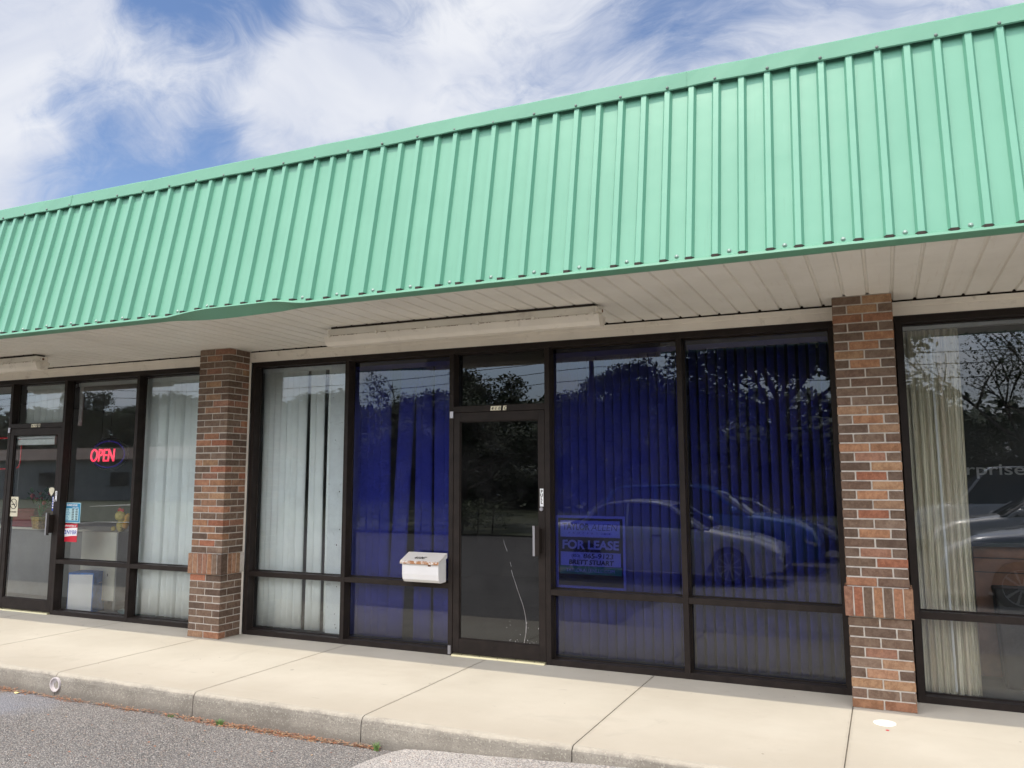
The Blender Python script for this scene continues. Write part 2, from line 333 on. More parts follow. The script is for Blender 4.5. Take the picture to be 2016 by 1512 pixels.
# ------------------------------------------------------------------ mesh helpers
class MB:
    def __init__(s): s.v = []; s.f = []; s.m = []; s.c = []
    def quad(s, a, b, c, d, mi=0, col=None):
        i = len(s.v); s.v += [tuple(a), tuple(b), tuple(c), tuple(d)]; s.f.append((i, i+1, i+2, i+3)); s.m.append(mi); s.c.append(col)
    def poly(s, pts, mi=0, col=None):
        i = len(s.v); s.v += [tuple(p) for p in pts]; s.f.append(tuple(range(i, i+len(pts)))); s.m.append(mi); s.c.append(col)
    def box(s, x0, x1, y0, y1, z0, z1, mi=0, col=None, M=None, jit=0):
        P = [(x0,y0,z0),(x1,y0,z0),(x1,y1,z0),(x0,y1,z0),(x0,y0,z1),(x1,y0,z1),(x1,y1,z1),(x0,y1,z1)]
        if jit: P = [(a+random.uniform(-jit,jit), b+random.uniform(-jit,jit)*.5, c+random.uniform(-jit,jit)) for a,b,c in P]
        if M is not None: P = [tuple(M @ Vector(p)) for p in P]
        i = len(s.v); s.v += P
        for q in ((0,3,2,1),(4,5,6,7),(0,1,5,4),(1,2,6,5),(2,3,7,6),(3,0,4,7)):
            s.f.append(tuple(i+k for k in q)); s.m.append(mi); s.c.append(col)
    def prism(s, prof, axis, a, b, mi=0, col=None):
        """prof: list of 2D points; axis 'x' -> points are (y,z); 'y' -> (x,z); 'z' -> (x,y)"""
        def P(p, t):
            return {'x': (t, p[0], p[1]), 'y': (p[0], t, p[1]), 'z': (p[0], p[1], t)}[axis]
        n = len(prof); i = len(s.v)
        s.v += [P(p, a) for p in prof] + [P(p, b) for p in prof]
        for k in range(n):
            s.f.append((i+k, i+(k+1) % n, i+n+(k+1) % n, i+n+k)); s.m.append(mi); s.c.append(col)
        s.f.append(tuple(i+k for k in range(n))); s.m.append(mi); s.c.append(col)
        s.f.append(tuple(i+n+k for k in reversed(range(n)))); s.m.append(mi); s.c.append(col)
    def tube(s, pts, rad, seg=8, mi=0, cap=True):
        pts = [Vector(p) for p in pts]; n = len(pts)
        if not isinstance(rad, (list, tuple)): rad = [rad]*n
        base = len(s.v)
        for k, p in enumerate(pts):
            d = (pts[min(k+1, n-1)]-pts[max(k-1, 0)]).normalized()
            a = d.orthogonal().normalized() if abs(d.z) > .95 else d.cross(Vector((0,0,1))).normalized()
            if k and a.dot(pa) < 0: a = -a
            pa = a; b = d.cross(a)
            for j in range(seg):
                t = 2*math.pi*j/seg; s.v.append(tuple(p+(a*math.cos(t)+b*math.sin(t))*rad[k]))
        for k in range(n-1):
            for j in range(seg):
                s.f.append((base+k*seg+j, base+k*seg+(j+1) % seg, base+(k+1)*seg+(j+1) % seg, base+(k+1)*seg+j)); s.m.append(mi); s.c.append(None)
        if cap:
            s.f.append(tuple(base+j for j in reversed(range(seg)))); s.m.append(mi); s.c.append(None)
            s.f.append(tuple(base+(n-1)*seg+j for j in range(seg))); s.m.append(mi); s.c.append(None)
    def ball(s, c, r, seg=10, rings=7, mi=0, sq=(1,1,1)):
        base = len(s.v)
        for i in range(rings+1):
            th = math.pi*i/rings
            for j in range(seg):
                ph = 2*math.pi*j/seg
                s.v.append((c[0]+r*sq[0]*math.sin(th)*math.cos(ph), c[1]+r*sq[1]*math.sin(th)*math.sin(ph), c[2]+r*sq[2]*math.cos(th)))
        for i in range(rings):
            for j in range(seg):
                s.f.append((base+i*seg+j, base+(i+1)*seg+j, base+(i+1)*seg+(j+1) % seg, base+i*seg+(j+1) % seg)); s.m.append(mi); s.c.append(None)
    def build(s, name, mats, parent=None, bevel=0, smooth=False, fixn=True, seg=1):
        me = bpy.data.meshes.new(name); me.from_pydata(s.v, [], s.f)
        if not isinstance(mats, (list, tuple)): mats = [mats]
        for m in mats: me.materials.append(MT[m] if isinstance(m, str) else m)
        for p, mi in zip(me.polygons, s.m): p.material_index = mi; p.use_smooth = smooth
        if any(c is not None for c in s.c):
            ca = me.color_attributes.new('tone', 'FLOAT_COLOR', 'CORNER'); li = 0
            for p, c in zip(me.polygons, s.c):
                for _ in p.vertices:
                    ca.data[li].color = (*(c or (.5,.5,.5)), 1); li += 1
        if fixn:
            bm = bmesh.new(); bm.from_mesh(me)
            if smooth: bmesh.ops.remove_doubles(bm, verts=bm.verts, dist=1e-5)
            bmesh.ops.recalc_face_normals(bm, faces=bm.faces); bm.to_mesh(me); bm.free()
        me.update()
        o = bpy.data.objects.new(name, me); COL.objects.link(o)
        if parent: o.parent = parent; o.matrix_parent_inverse = Matrix.Translation(parent.location).inverted() if parent.type == 'EMPTY' and parent.parent is None else Matrix()
        if bevel:
            b = o.modifiers.new('bevel', 'BEVEL'); b.width = bevel; b.segments = seg; b.limit_method = 'ANGLE'; b.angle_limit = R_(40); b.harden_normals = False
        return o
def tag(o, label=None, cat=None, group=None, kind=None):
    if label: o['label'] = label
    if cat: o['category'] = cat
    if group: o['group'] = group
    if kind: o['kind'] = kind
    return o
def empty(name, label, cat, group=None, loc=(0,0,0)):
    o = bpy.data.objects.new(name, None); o.empty_display_size = .2; o.location = loc; COL.objects.link(o)
    return tag(o, label, cat, group)
def text(body, x, y, z, size, m, name='lettering', parent=None, bold=0., shear=0., align='LEFT', width=None, rotz=0., vertical=False, thick=.0006, spacing=1.):
    cu = bpy.data.curves.new('t', 'FONT'); cu.body = body; cu.size = size; cu.offset = bold; cu.shear = shear; cu.align_x = align; cu.extrude = thick; cu.space_character = spacing
    cu.resolution_u = 4
    ob = bpy.data.objects.new('t', cu); COL.objects.link(ob)
    bpy.context.view_layer.update()
    dg = bpy.context.evaluated_depsgraph_get()
    me = bpy.data.meshes.new_from_object(ob.evaluated_get(dg)); bpy.data.objects.remove(ob)
    xs = [v.co.x for v in me.vertices]
    if width and xs:
        k = width/(max(xs)-min(xs))
        for v in me.vertices: v.co.x *= k
    Mx = Matrix.Translation((x, y, z)) @ Matrix.Rotation(rotz, 4, 'Z') @ Matrix.Rotation(R_(90), 4, 'X')
    if vertical: Mx = Mx @ Matrix.Rotation(R_(-90), 4, 'Z')
    me.transform(Mx); me.materials.clear(); me.materials.append(MT[m])
    o = bpy.data.objects.new(name, me); COL.objects.link(o)
    if parent:
        o.parent = parent
        if parent.type == 'EMPTY': o.matrix_parent_inverse = Matrix.Translation(parent.location).inverted()
    return o
def pbox(name, m, parent, *a, bevel=0, **k):
    b = MB(); b.box(*a, **k); return b.build(name, m, parent, bevel=bevel)

# ================================================================== SETTING
# ground sheet (parking lot), falls away gently from the kerb
b = MB()
def gz(y): return -.185-.008*max(0, -1.93-y) if y > -40 else -.185-.008*38
ys = [-400, -120, -40, -25, -15, -8, -4, -1.93, 0, 40, 400]; xs = [-400, -100, -30, 0, 30, 100, 400]
for i in range(len(xs)-1):
    for j in range(len(ys)-1):
        x0, x1, y0, y1 = xs[i], xs[i+1], ys[j], ys[j+1]
        b.quad((x0,y0,gz(y0)), (x1,y0,gz(y0)), (x1,y1,gz(y1)), (x0,y1,gz(y1)))
tag(b.build('parking_lot', 'asphalt'), kind='structure')
# raised pale patch in front of the kerb
b = MB(); NX, NY = 60, 24
def pz(x, y):
    e = (x+3.07)+.05*noise.noise(Vector((y*2.3, 3, 0)))*3 + .02*noise.noise(Vector((y*14, 8, 0)))
    ramp = max(0, min(1, e/.12))
    top = -.165+.10*max(0, min(1, (x+3.05)/1.7))
    return gz(y)-.012+(top-gz(y)+.012)*ramp*max(0., min(1., (y+9)/5.)) + .004*noise.noise(Vector((x*6, y*6, 0)))
for i in range(NX):
    for j in range(NY):
        x = [-3.4+8*(k/NX)**1.6 for k in (i, i+1)]; y = [-9+7.08*(k/NY) for k in (j, j+1)]
        b.quad((x[0],y[0],pz(x[0],y[0])), (x[1],y[0],pz(x[1],y[0])), (x[1],y[1],pz(x[1],y[1])), (x[0],y[1],pz(x[0],y[1])))
tag(b.build('asphalt_patch', 'patch', smooth=True), kind='structure')
# far verge behind the lot
b = MB()
for i in range(12):
    x0 = -140+i*22
    b.quad((x0,-120,-.32), (x0+22,-120,-.32), (x0+22,-17.5,-.27), (x0,-17.5,-.27))
tag(b.build('verge', 'grass'), kind='structure')
# sidewalk slabs + rounded kerb
b = MB(); J0 = -.289; PX = 1.4655
def slab(xa, xb, mi=0):
    g = .0035; xa += g; xb -= g; r = .03; ye = -1.905
    prof = [(.10, 0), (ye+.02, 0), (ye-.002, -.006), (ye-.016, -.022), (ye-.022, -.05), (ye-.034, -.40), (.10, -.40)]
    n = max(2, int((xb-xa)/.05)); base = len(b.v)
    for k in range(n+1):
        x = xa+(xb-xa)*k/n
        for q, (y, z) in enumerate(prof):
            j = 0 if q in (0, 6, 5) else .0035*noise.noise(Vector((x*9, q*3.1, 1))) + .0025*noise.noise(Vector((x*40, q*2.1, 5)))
            b.v.append((x, y+(j*1.3 if q else 0), z+(j if 2 <= q <= 4 else 0)))
    P = len(prof)
    for k in range(n):
        for q in range(P-1):
            b.f.append((base+k*P+q, base+k*P+q+1, base+(k+1)*P+q+1, base+(k+1)*P+q)); b.m.append(0 if q == 0 else 1); b.c.append(None)
    b.f.append(tuple(base+q for q in range(P))); b.m.append(1); b.c.append(None)
    b.f.append(tuple(base+n*P+q for q in range(P))); b.m.append(1); b.c.append(None)
for k in range(-9, 5): slab(J0+PX*k, J0+PX*(k+1))
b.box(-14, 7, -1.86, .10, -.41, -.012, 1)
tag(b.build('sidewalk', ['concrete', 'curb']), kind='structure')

# ================================================================== BUILDING
B = empty('strip_mall_building', 'long low strip mall with a green ribbed metal mansard over dark storefront windows', 'building')
XL, XR = -13.2, 3.6
# --- mansard panel
RIB = .093; RP = .1593
yb, zb_, yt, zt = -1.727, 2.890, -1.462, 4.150
def dent(x):
    u = (x+5.30)/1.42
    if u <= 0 or u >= 1: return 0.
    return (math.sin(math.pi*min(1, u/.72)/1) if u < .36 else (1 if u < .74 else .5+.5*math.cos(math.pi*(u-.74)/.26)))*1.
nf = Vector((0, -(zt-zb_), -(yb-yt)*-1)).normalized(); nf = Vector((0, -(zt-zb_), (yt-yb)*1.)).normalized()
def pan(x, h, t):
    y = yb+(yt-yb)*t; z = zb_+(zt-zb_)*t
    if t < .5: z += .030*dent(x)*(1-t/.5)**2
    w_ = .0025*noise.noise(Vector((x*1.6, t*2.5, 2)))
    return Vector((x, y, z))+nf*(h+w_)
b = MB(); ts = [0, .04, .12, .3, .5, .7, .9, 1.0]
k0 = int(math.floor((XL-RIB)/RP)); k1 = int(math.ceil((XR-RIB)/RP))
prof = []
for k in range(k0, k1):
    c = RIB+k*RP
    prof += [(c-.030, 0), (c-.0165, .031), (c+.0165, .031), (c+.030, 0)]
for i in range(len(prof)-1):
    for j in range(len(ts)-1):
        (xa, ha), (xb, hb) = prof[i], prof[i+1]
        b.quad(pan(xa,ha,ts[j]), pan(xb,hb,ts[j]), pan(xb,hb,ts[j+1]), pan(xa,ha,ts[j+1]))
for k in range(k0, k1):
    c = RIB+k*RP; zq = 2.886+.030*dent(c)
    b.prism([(c-.0325, -1.722), (c-.0175, -1.7615), (c+.0175, -1.7615), (c+.0325, -1.722)], 'z', zq, zq+.017, 1)  # dark plugs paint the shade inside the open rib ends
mans = b.build('mansard_panel', ['panel', 'dark_gap'], B, fixn=False)
# backing board behind ribs so rib ends read dark
b = MB(); b.quad((XL, yb+.02, zb_-.01), (XR, yb+.02, zb_-.01), (XR, yt+.02, zt), (XL, yt+.02, zt)); b.build('backing', 'dark_gap', B)
# --- cap flashing
b = MB(); seams = [-9.6, -6.9, -4.02, -1.05, 1.95]
def cap(xa, xb, lift):
    n = int((xb-xa)/.12)+1; P = [(-1.500, 4.120), (-1.506, 4.116), (-1.512, 4.123), (-1.500, 4.226), (-1.492, 4.235), (-1.20, 4.243), (-1.20, 4.22)]
    base = len(b.v)
    for k in range(n+1):
        x = xa+(xb-xa)*k/n; wv = .004*noise.noise(Vector((x*1.3, 7, 0)))+.003*noise.noise(Vector((x*4, 3, 0)))
        for q, (y, z) in enumerate(P): b.v.append((x, y-lift-(wv*2.5 if q in (1, 2) else wv), z+wv*.8))
    m = len(P)
    for k in range(n):
        for q in range(m-1): b.f.append((base+k*m+q, base+(k+1)*m+q, base+(k+1)*m+q+1, base+k*m+q+1)); b.m.append(0); b.c.append(None)
ed = [XL]+seams+[XR]
for i in range(len(ed)-1): cap(ed[i]-(.03 if i else 0), ed[i+1], .002*(i % 2))
capo = b.build('cap_flashing', 'green', B, fixn=False)
# --- edge trim at the foot of the mansard
b = MB(); n = 360; base = 0; m = 6
for k in range(n+1):
    x = XL+(XR-XL)*k/n; d = dent(x); wv = .003*noise.noise(Vector((x*2.1, 5, 0)))
    sag = -.012*math.exp(-((x+4.8)/.5)**2)
    P = [(-1.722, 2.902+.030*d), (-1.765-.012*d+wv, 2.884+.028*d), (-1.770-.012*d+wv, 2.870+.034*d), (-1.762-.008*d, 2.866+.030*d), (-1.700+.015*d, 2.856-.012*d+sag), (-1.655, 2.862-.004*d)]
    for y, z in P: b.v.append((x, y, z))
for k in range(n):
    for q in range(m-1): b.f.append((k*m+q, (k+1)*m+q, (k+1)*m+q+1, k*m+q+1)); b.m.append(0); b.c.append(None)
b.build('edge_trim', 'green', B, fixn=False)
# --- screws
sb = MB(); sb.ball((0,0,0), .0085, 8, 5, 0, (1, .8, 1)); sb.tube([(0, .004, 0), (0, .0005, 0)], .013, 10)
s0 = sb.build('screw', 'screw', mans, smooth=True); me_b = s0.data
st = MB(); st.ball((0,0,0), .0105, 8, 5, 0, (1, .9, 1)); s1 = st.build('screw', 'screwtop', mans, smooth=True); me_t = s1.data
COL.objects.unlink(s0); bpy.data.objects.remove(s0); COL.objects.unlink(s1); bpy.data.objects.remove(s1)
def scr(me, p, par):
    o = bpy.data.objects.new('screw', me); COL.objects.link(o); o.parent = par; o.location = p
for k in range(k0, k1):
    c = RIB+k*RP
    if -8.6 < c < 1.2:
        if k % 2 == 0: p = Vector((c+random.uniform(-.004,.004), -1.512, 4.134+random.uniform(-.003,.003))); scr(me_t, p, mans)
        if k % 2 == 1 and not (-4.55 < c < -3.95): scr(me_b, pan(c-.0797, .004, .022+random.uniform(-.003,.004)), mans)
# --- soffit with grooved panels
b = MB(); SP = .1566; S0 = .1086; prof = []
for k in range(-90, 24):
    c = S0+k*SP; prof += [(c-.013, 0), (c-.006, .013), (c+.006, .013), (c+.013, 0)]
yy = [-1.70, -1.3, -.9, -.5, -.2, -.012]
def so(x, h, y):
    return (x, y, 2.864+h+.0035*noise.noise(Vector((x*.9, y*1.4, 9)))*(1 if y < -.3 else .4))
for i in range(len(prof)-1):
    for j in range(len(yy)-1):
        (xa, ha), (xb, hb) = prof[i], prof[i+1]
        b.quad(so(xa,ha,yy[j]), so(xb,hb,yy[j]), so(xb,hb,yy[j+1]), so(xa,ha,yy[j+1]))
b.build('soffit', 'soffit', B, fixn=False)
b = MB(); b.box(XL, XR, -1.69, .0, 2.882, 2.90); b.build('soffit_backing', 'dark_gap', B)
# --- header trim between pillars
def trim(xa, xb):
    b = MB(); n = int((xb-xa)/.2)+1
    for k in range(n):
        x0 = xa+(xb-xa)*k/n; x1 = xa+(xb-xa)*(k+1)/n
        g0 = -.003-.004*abs(noise.noise(Vector((x0*1.7, 4, 0)))); g1 = -.003-.004*abs(noise.noise(Vector((x1*1.7, 4, 0))))
        z0, z1 = 2.748, 2.852
        P = lambda x, g: [(x, -.026, z0), (x, -.026, z0+.062), (x, -.030, z0+.064), (x, -.030, z1+g), (x, -.004, z1+g), (x, -.004, z0)]
        A, C_ = P(x0, g0), P(x1, g1)
        for q in range(5): b.quad(A[q], C_[q], C_[q+1], A[q+1])
    b.build('header_trim', 'creamtrim', B)
PIL = [(-6.350, -5.953), (-.289, .108)]
trim(XL, PIL[0][0]); trim(PIL[0][1], PIL[1][0]); trim(PIL[1][1], XR)
b = MB(); b.box(XL, XR, -.002, .02, 2.74, 2.882); b.build('header', 'dark_gap', B)
# --- roof deck + rear volume and interior shell
b = MB(); b.box(XL, XR, -1.20, 7.2, 4.17, 4.23); b.box(XL, XR, 7.0, 7.2, 0, 4.16); b.box(XL, XL+.15, .2, 7.0, 0, 4.16); b.box(XR-.15, XR, .2, 7.0, 0, 4.16); b.box(XL, XR, .18, .28, 2.90, 4.16)
b.build('shell_wall', 'whitewall', B)
b = MB(); b.box(XL+.15, XR-.15, 5.6, 5.7, .0, 2.85); b.box(-6.17, -6.07, .30, 5.6, 0, 2.85); b.box(-.12, -.02, .30, 5.6, 0, 2.85); b.build('interior_wall', 'room', B)
b = MB(); b.box(XL+.15, XR-.15, .13, 5.6, 2.76, 2.84); b.build('ceiling', 'roomdark', B)
b = MB(); b.box(XL+.15, XR-.15, .13, 5.6, -.05, .003); b.build('floor', 'tile', B)

# --- brick pillars
BROWN = [(.180,.126,.090),(.198,.140,.100),(.152,.108,.080),(.230,.165,.120),(.190,.126,.090)]
ORANGE = [(.37,.190,.112),(.38,.235,.135),(.37,.160,.095),(.38,.205,.115),(.35,.220,.135)]
TAN = [(.36,.21,.13),(.33,.18,.12)]
def bc(ch):
    c = random.choice({'B': BROWN, 'O': ORANGE, 'T': TAN}[ch]); k = random.uniform(.75, 1.0); return tuple(x*k for x in c)
ROWS_R = ['BO','BOB','OO','BBB','BO','BOB','OB','BOB','BB','BBB','BB','BBB','OO','BOB','BO','BBB','OO','BTB','BO','BOB','BO','BOB','BO','BOB','BB','BOB','BB','BTB','BO','BBB','OB']
LOW_R = ['BB','BBB','BB','BTB','BO','BTB','OO','BBB','OO']
SOL_R = 'TOBOBOT'
ROWS_L = ['BT','BTB','BB','BTB','BB','BOB','BB','BOB','BT','BTB','BB','BBB','BB','BOB','OO','BBB','BB','TOB','BO','BTB','OO','BTB','OO','BTB','TO','BBB','OO','BTB','BO','TOB','BB']
LOW_L = ['OB','BBB','BB','BBB','BB','BBB','BB','BBB','OO']
SOL_L = 'TTTTOBB'
def pillar(x0, x1, rows, low, sol, first):
    b = MB(); d = .305; y0 = -.328; G = .010; W_ = x1-x0
    def course(z0, z1, spec):
        zc0, zc1 = z0+G*.5, z1-G*.5; half = (W_-3*G-.0)/4 ; st_ = (W_-G)/2; hd = .092
        jz = .0012
        if len(spec) == 2:
            c = [bc(s) for s in spec]
            b.box(x0, x0+st_, y0, y0+hd, zc0, zc1, 0, c[0], jit=jz); b.box(x0+st_+G, x1, y0, y0+hd, zc0, zc1, 0, c[1], jit=jz)
            for xa, xb in ((x0, x0+hd), (x1-hd, x1)):
                b.box(xa, xb, y0+hd+G, y0+hd+G+.194, zc0, zc1, 0, bc(random.choice('BBBTO')), jit=jz)
        else:
            c = [bc(s) for s in spec]
            b.box(x0, x0+hd, y0, y0+.194, zc0, zc1, 0, c[0], jit=jz); b.box(x0+hd+G, x1-hd-G, y0, y0+hd, zc0, zc1, 0, c[1], jit=jz); b.box(x1-hd, x1, y0, y0+.194, zc0, zc1, 0, c[2], jit=jz)
            for xa, xb in ((x0, x0+hd), (x1-hd, x1)):
                b.box(xa, xb, y0+.194+G, y0+.296, zc0, zc1, 0, bc(random.choice('BBTO')), jit=jz)
    zt_, zs1, zs0 = 2.862, .813, .610
    hh = (zt_-zs1)/len(rows)
    for i, r in enumerate(rows): course(zt_-hh*(i+1), zt_-hh*i, r)
    hl = zs0/len(low)
    for i, r in enumerate(low): course(zs0-hl*(i+1), zs0-hl*i, r)
    # soldier course, 2 cm proud
    P = .020; xa = x0-P*.8; xb = x1+P*.8; n = 7; w_ = (xb-xa-(n-1)*.009)/n
    for i, s_ in enumerate(sol):
        xx = xa+i*(w_+.009); b.box(xx, xx+w_, y0-P, y0+.07, zs0+.003, zs1-.003, 0, bc(s_), jit=.0015)
    for side in (0, 1):
        ys_ = y0-P+(w_+.009 if True else 0)+.03
        X0, X1 = (xa, xa+.08) if side == 0 else (xb-.08, xb)
        yq = y0+.08
        while yq+.055 < -.03:
            b.box(X0, X1, yq, yq+.050, zs0+.003, zs1-.003, 0, bc(random.choice('TOTB')), jit=.0015); yq += .059
    i = .0055
    b.box(x0+i, x1-i, y0+i, -.004, .0, 2.866, 1)
    b.box(xa+i, xb-i, y0-P+i, -.022, zs0+.008, zs1-.006, 1)
    o = b.build('brick_pillar', ['brick', 'mortar'], B, bevel=.0022)
    # caulk strip down the rear edges
    c = MB(); c.box(x1-.004, x1+.0015, -.030, -.0045, .0, 2.75); c.box(x0-.0015, x0+.004, -.030, -.0045, .0, 2.75); c.build('caulk_joint', 'creamtrim', B)
    return o
random.seed(11)
pillar(*PIL[0], ROWS_L, LOW_L, SOL_L, 0)['label'] = 'brick pillar between the shop with the neon sign and the vacant unit'
pillar(*PIL[1], ROWS_R, LOW_R, SOL_R, 1)['label'] = 'brick pillar between the vacant unit and the curtained window'

# --- storefront framing.  Frame front at y=0, depth .115, glass at y=.094
H = 2.741; FR = .045; YG = .094; RZ0, RZ1 = .572, .620
def frame(xs_, doors, name='window_frame', label=None):
    """xs_: left edges of vertical members; last one is the right edge member's left edge; doors: index set of bays with door"""
    b = MB(); xa, xe = xs_[0], xs_[-1]+FR
    b.box(xa, xe, 0, .115, H-FR, H)
    for x in xs_: b.box(x, x+FR, .0015, .1135, 0, H-FR)
    for i in range(len(xs_)-1):
        if i in doors: b.box(xs_[i]+FR, xs_[i+1], .003, .112, 2.150, 2.205); continue
        b.box(xs_[i]+FR, xs_[i+1], .003, .112, 0, .048); b.box(xs_[i]+FR, xs_[i+1], .003, .112, RZ0, RZ1)
    # glazing beads
    for i in range(len(xs_)-1):
        x0, x1 = xs_[i]+FR, xs_[i+1]
        spans = [(2.205, H-FR)] if i in doors else [(.048, RZ0), (RZ1, H-FR)]
        for z0, z1 in spans:
            for q in ((x0, x1, z0, z0+.009), (x0, x1, z1-.009, z1), (x0, x0+.008, z0+.009, z1-.009), (x1-.008, x1, z0+.009, z1-.009)):
                b.box(q[0], q[1], YG-.010, YG+.012, q[2], q[3])
    o = b.build(name, 'bronze', B, bevel=.0016)
    if label: o['label'] = label
    return o
def pane(x0, x1, z0, z1, m, par, y=YG, name='glass_pane'):
    b = MB(); b.box(x0+.001, x1-.001, y, y+.006, z0, z1)
    o = b.build(name, [m, 'edge'], par)
    for p in o.data.polygons: p.material_index = 0 if p.normal.y < -.9 else 1
    return o
CX = [-5.943, -4.775, -3.612, -2.671, -1.509, -.339]
FC = frame(CX, {2})
LX = [-12.12, -10.93, -9.735, -8.780, -7.600, -6.400]
FL = frame(LX, {2})
RX = [.122, 1.90, 3.4]
FRt = frame(RX, set())
def panes(X, i, m, fr, door=False):
    x0, x1 = X[i]+FR, X[i+1]
    if door: pane(x0, x1, 2.205, H-FR, m, fr)
    else: pane(x0, x1, .048, RZ0, m, fr); pane(x0, x1, RZ1, H-FR, m, fr)
panes(CX, 0, 'clear', FC); panes(CX, 1, 'film', FC); panes(CX, 2, 'dark_glass', FC, True); panes(CX, 3, 'film', FC); panes(CX, 4, 'film', FC)
for i in range(5): panes(LX, i, 'clear', FL, i == 2)
for i in range(2): panes(RX, i, 'clear', FRt)
# --- doors
def door(xl, xr, gm, lab):
    x0, x1 = xl+FR+.004, xr-.003; b = MB(); yd0, yd1 = .004, .048; z0, z1 = .022, 2.146; s = .060
    b.box(x0, x0+s, yd0, yd1, z0, z1); b.box(x1-s, x1, yd0, yd1, z0, z1)
    b.box(x0+s, x1-s, yd0+.001, yd1-.001, z1-.080, z1); b.box(x0+s, x1-s, yd0+.001, yd1-.001, z0, z0+.125)
    for q in ((x0+s, x1-s, z0+.125, z0+.134), (x0+s, x1-s, z1-.089, z1-.080), (x0+s, x0+s+.009, z0+.134, z1-.089), (x1-s-.009, x1-s, z0+.134, z1-.089)):
        b.box(q[0], q[1], .018, .038, q[2], q[3])
    d = b.build('door', 'bronze', B, bevel=.0015); d['label'] = lab
    pane(x0+s, x1-s, z0+.125, z1-.080, gm, d, y=.026)
    h = MB(); hx = x1-.040
    h.box(hx-.050, hx-.030, -.062, -.056, .895, 1.150, 1)      # bright edge
    h.box(hx-.030, hx+.010, -.062, -.054, .895, 1.150)
    h.box(hx+.004, hx+.010, -.0535, .004, .92, 1.125)
    h.box(hx-.049, hx-.043, -.0555, .004, .92, 1.125)
    h.build('pull_handle', ['bronze', 'steel'], d, bevel=.001)
    c = MB(); c.tube([(x1-.030, .004, 1.290), (x1-.030, -.010, 1.290)], .016, 16); c.box(x1-.033, x1-.027, -.0125, -.0100, 1.281, 1.299); c.build('lock_cylinder', 'steel', d)
    t_ = MB(); t_.prism([(-.030, .0), (-.022, .014), (.02, .020), (.10, .020), (.10, .0)], 'x', x0+.002, x1-.002)
    for k in range(5):
        xx = x0+.1+k*(x1-x0-.2)/4; t_.tube([(xx, -.012, .012), (xx, -.012, .0185)], .006, 8, 1)
    t_.build('threshold', ['brass', 'ink'], d)
    p = MB(); p.box(x0-.036, x0-.002, -.012, .003, 2.098, 2.160); p.build('top_pivot', 'steel', d, bevel=.002)
    p = MB(); p.tube([(x0-.026, -.006, .012), (x0-.026, -.006, .085)], .016, 10); p.build('bottom_pivot', 'steel', d)
    return d
DR = door(CX[2], CX[3], 'dark_glass', 'bronze framed glass door of the vacant unit')
door(LX[2], LX[3], 'clear', 'bronze framed glass door of the shop on the left')
# crack and flaked film on the vacant unit's door glass
b = MB(); pts = [(-3.074,1.015),(-3.068,.985),(-3.040,.92)]
def strip(P, w_, y=.0250, mi=0):
    for i in range(len(P)-1):
        (xa, za), (xb, zb2) = P[i], P[i+1]; wa = w_*random.uniform(.6, 1.2)
        b.quad((xa-wa, y, za), (xa+wa, y, za), (xb+wa, y, zb2), (xb-wa, y, zb2))
strip(pts, .0016); strip([(-3.012,.83),(-3.001,.79)], .002)
P = [(-3.000,.76),(-2.985,.71),(-2.965,.66),(-2.944,.60),(-2.920,.54),(-2.896,.48),(-2.878,.42),(-2.866,.36),(-2.862,.30),(-2.866,.24),(-2.876,.19),(-2.884,.150)]
strip(P, .0017); strip(P[6:], .0028, .0248)
for k in range(26):
    x = random.uniform(-3.06, -2.70); z = random.uniform(.15, .185) if k > 8 else random.uniform(.2, .4); r = random.uniform(.002, .006)
    b.poly([(x+r*math.cos(a)*.6, .0248, z+r*math.sin(a)*random.uniform(.7,1.6)) for a in (0, 1.2, 2.4, 3.6, 4.9)])
b.build('scratch', 'steel', DR, fixn=False)

# --- adhesive number strips (410 C / 410 B), PULL
def numstrip(x, z, s, spec, cat, lab):
    e = empty('number_sticker', lab, 'number sign', None, (x, -.001, z))
    xx = 0
    for ch in s:
        if ch != ' ':
            bb = MB(); sh = .006
            bb.prism([(x+xx*.034+0, z), (x+xx*.034+.032, z), (x+xx*.034+.032+sh, z+.040), (x+xx*.034+sh, z+.040)], 'y', -.0012, .0028)
            o = bb.build('sticker_tile', 'cream2', e)
            text(ch, x+xx*.034+.008, -.0016, z+.006, .038, 'ink', parent=o, bold=.0008, shear=.25)
        xx += 1 if ch != ' ' else .6
    return e
numstrip(-3.192, 2.156, '410 C', 0, 0, 'cream 410 C number tiles above the vacant unit door')
numstrip(-9.32, 2.156, '410 B', 0, 0, 'cream 410 B number tiles above the left shop door')
e = empty('pull_sticker', 'narrow white PULL sticker on the vacant unit door stile', 'sticker', None, (-2.70, 0, 1.39))
o = pbox('sticker_backing', 'white', e, -2.719, -2.687, .0025, .0038, 1.312, 1.464)
for i, ch in enumerate('PULL'): text(ch, -2.703, .0020, 1.428-i*.031, .036, 'ink', parent=o, bold=.0012, align='CENTER')

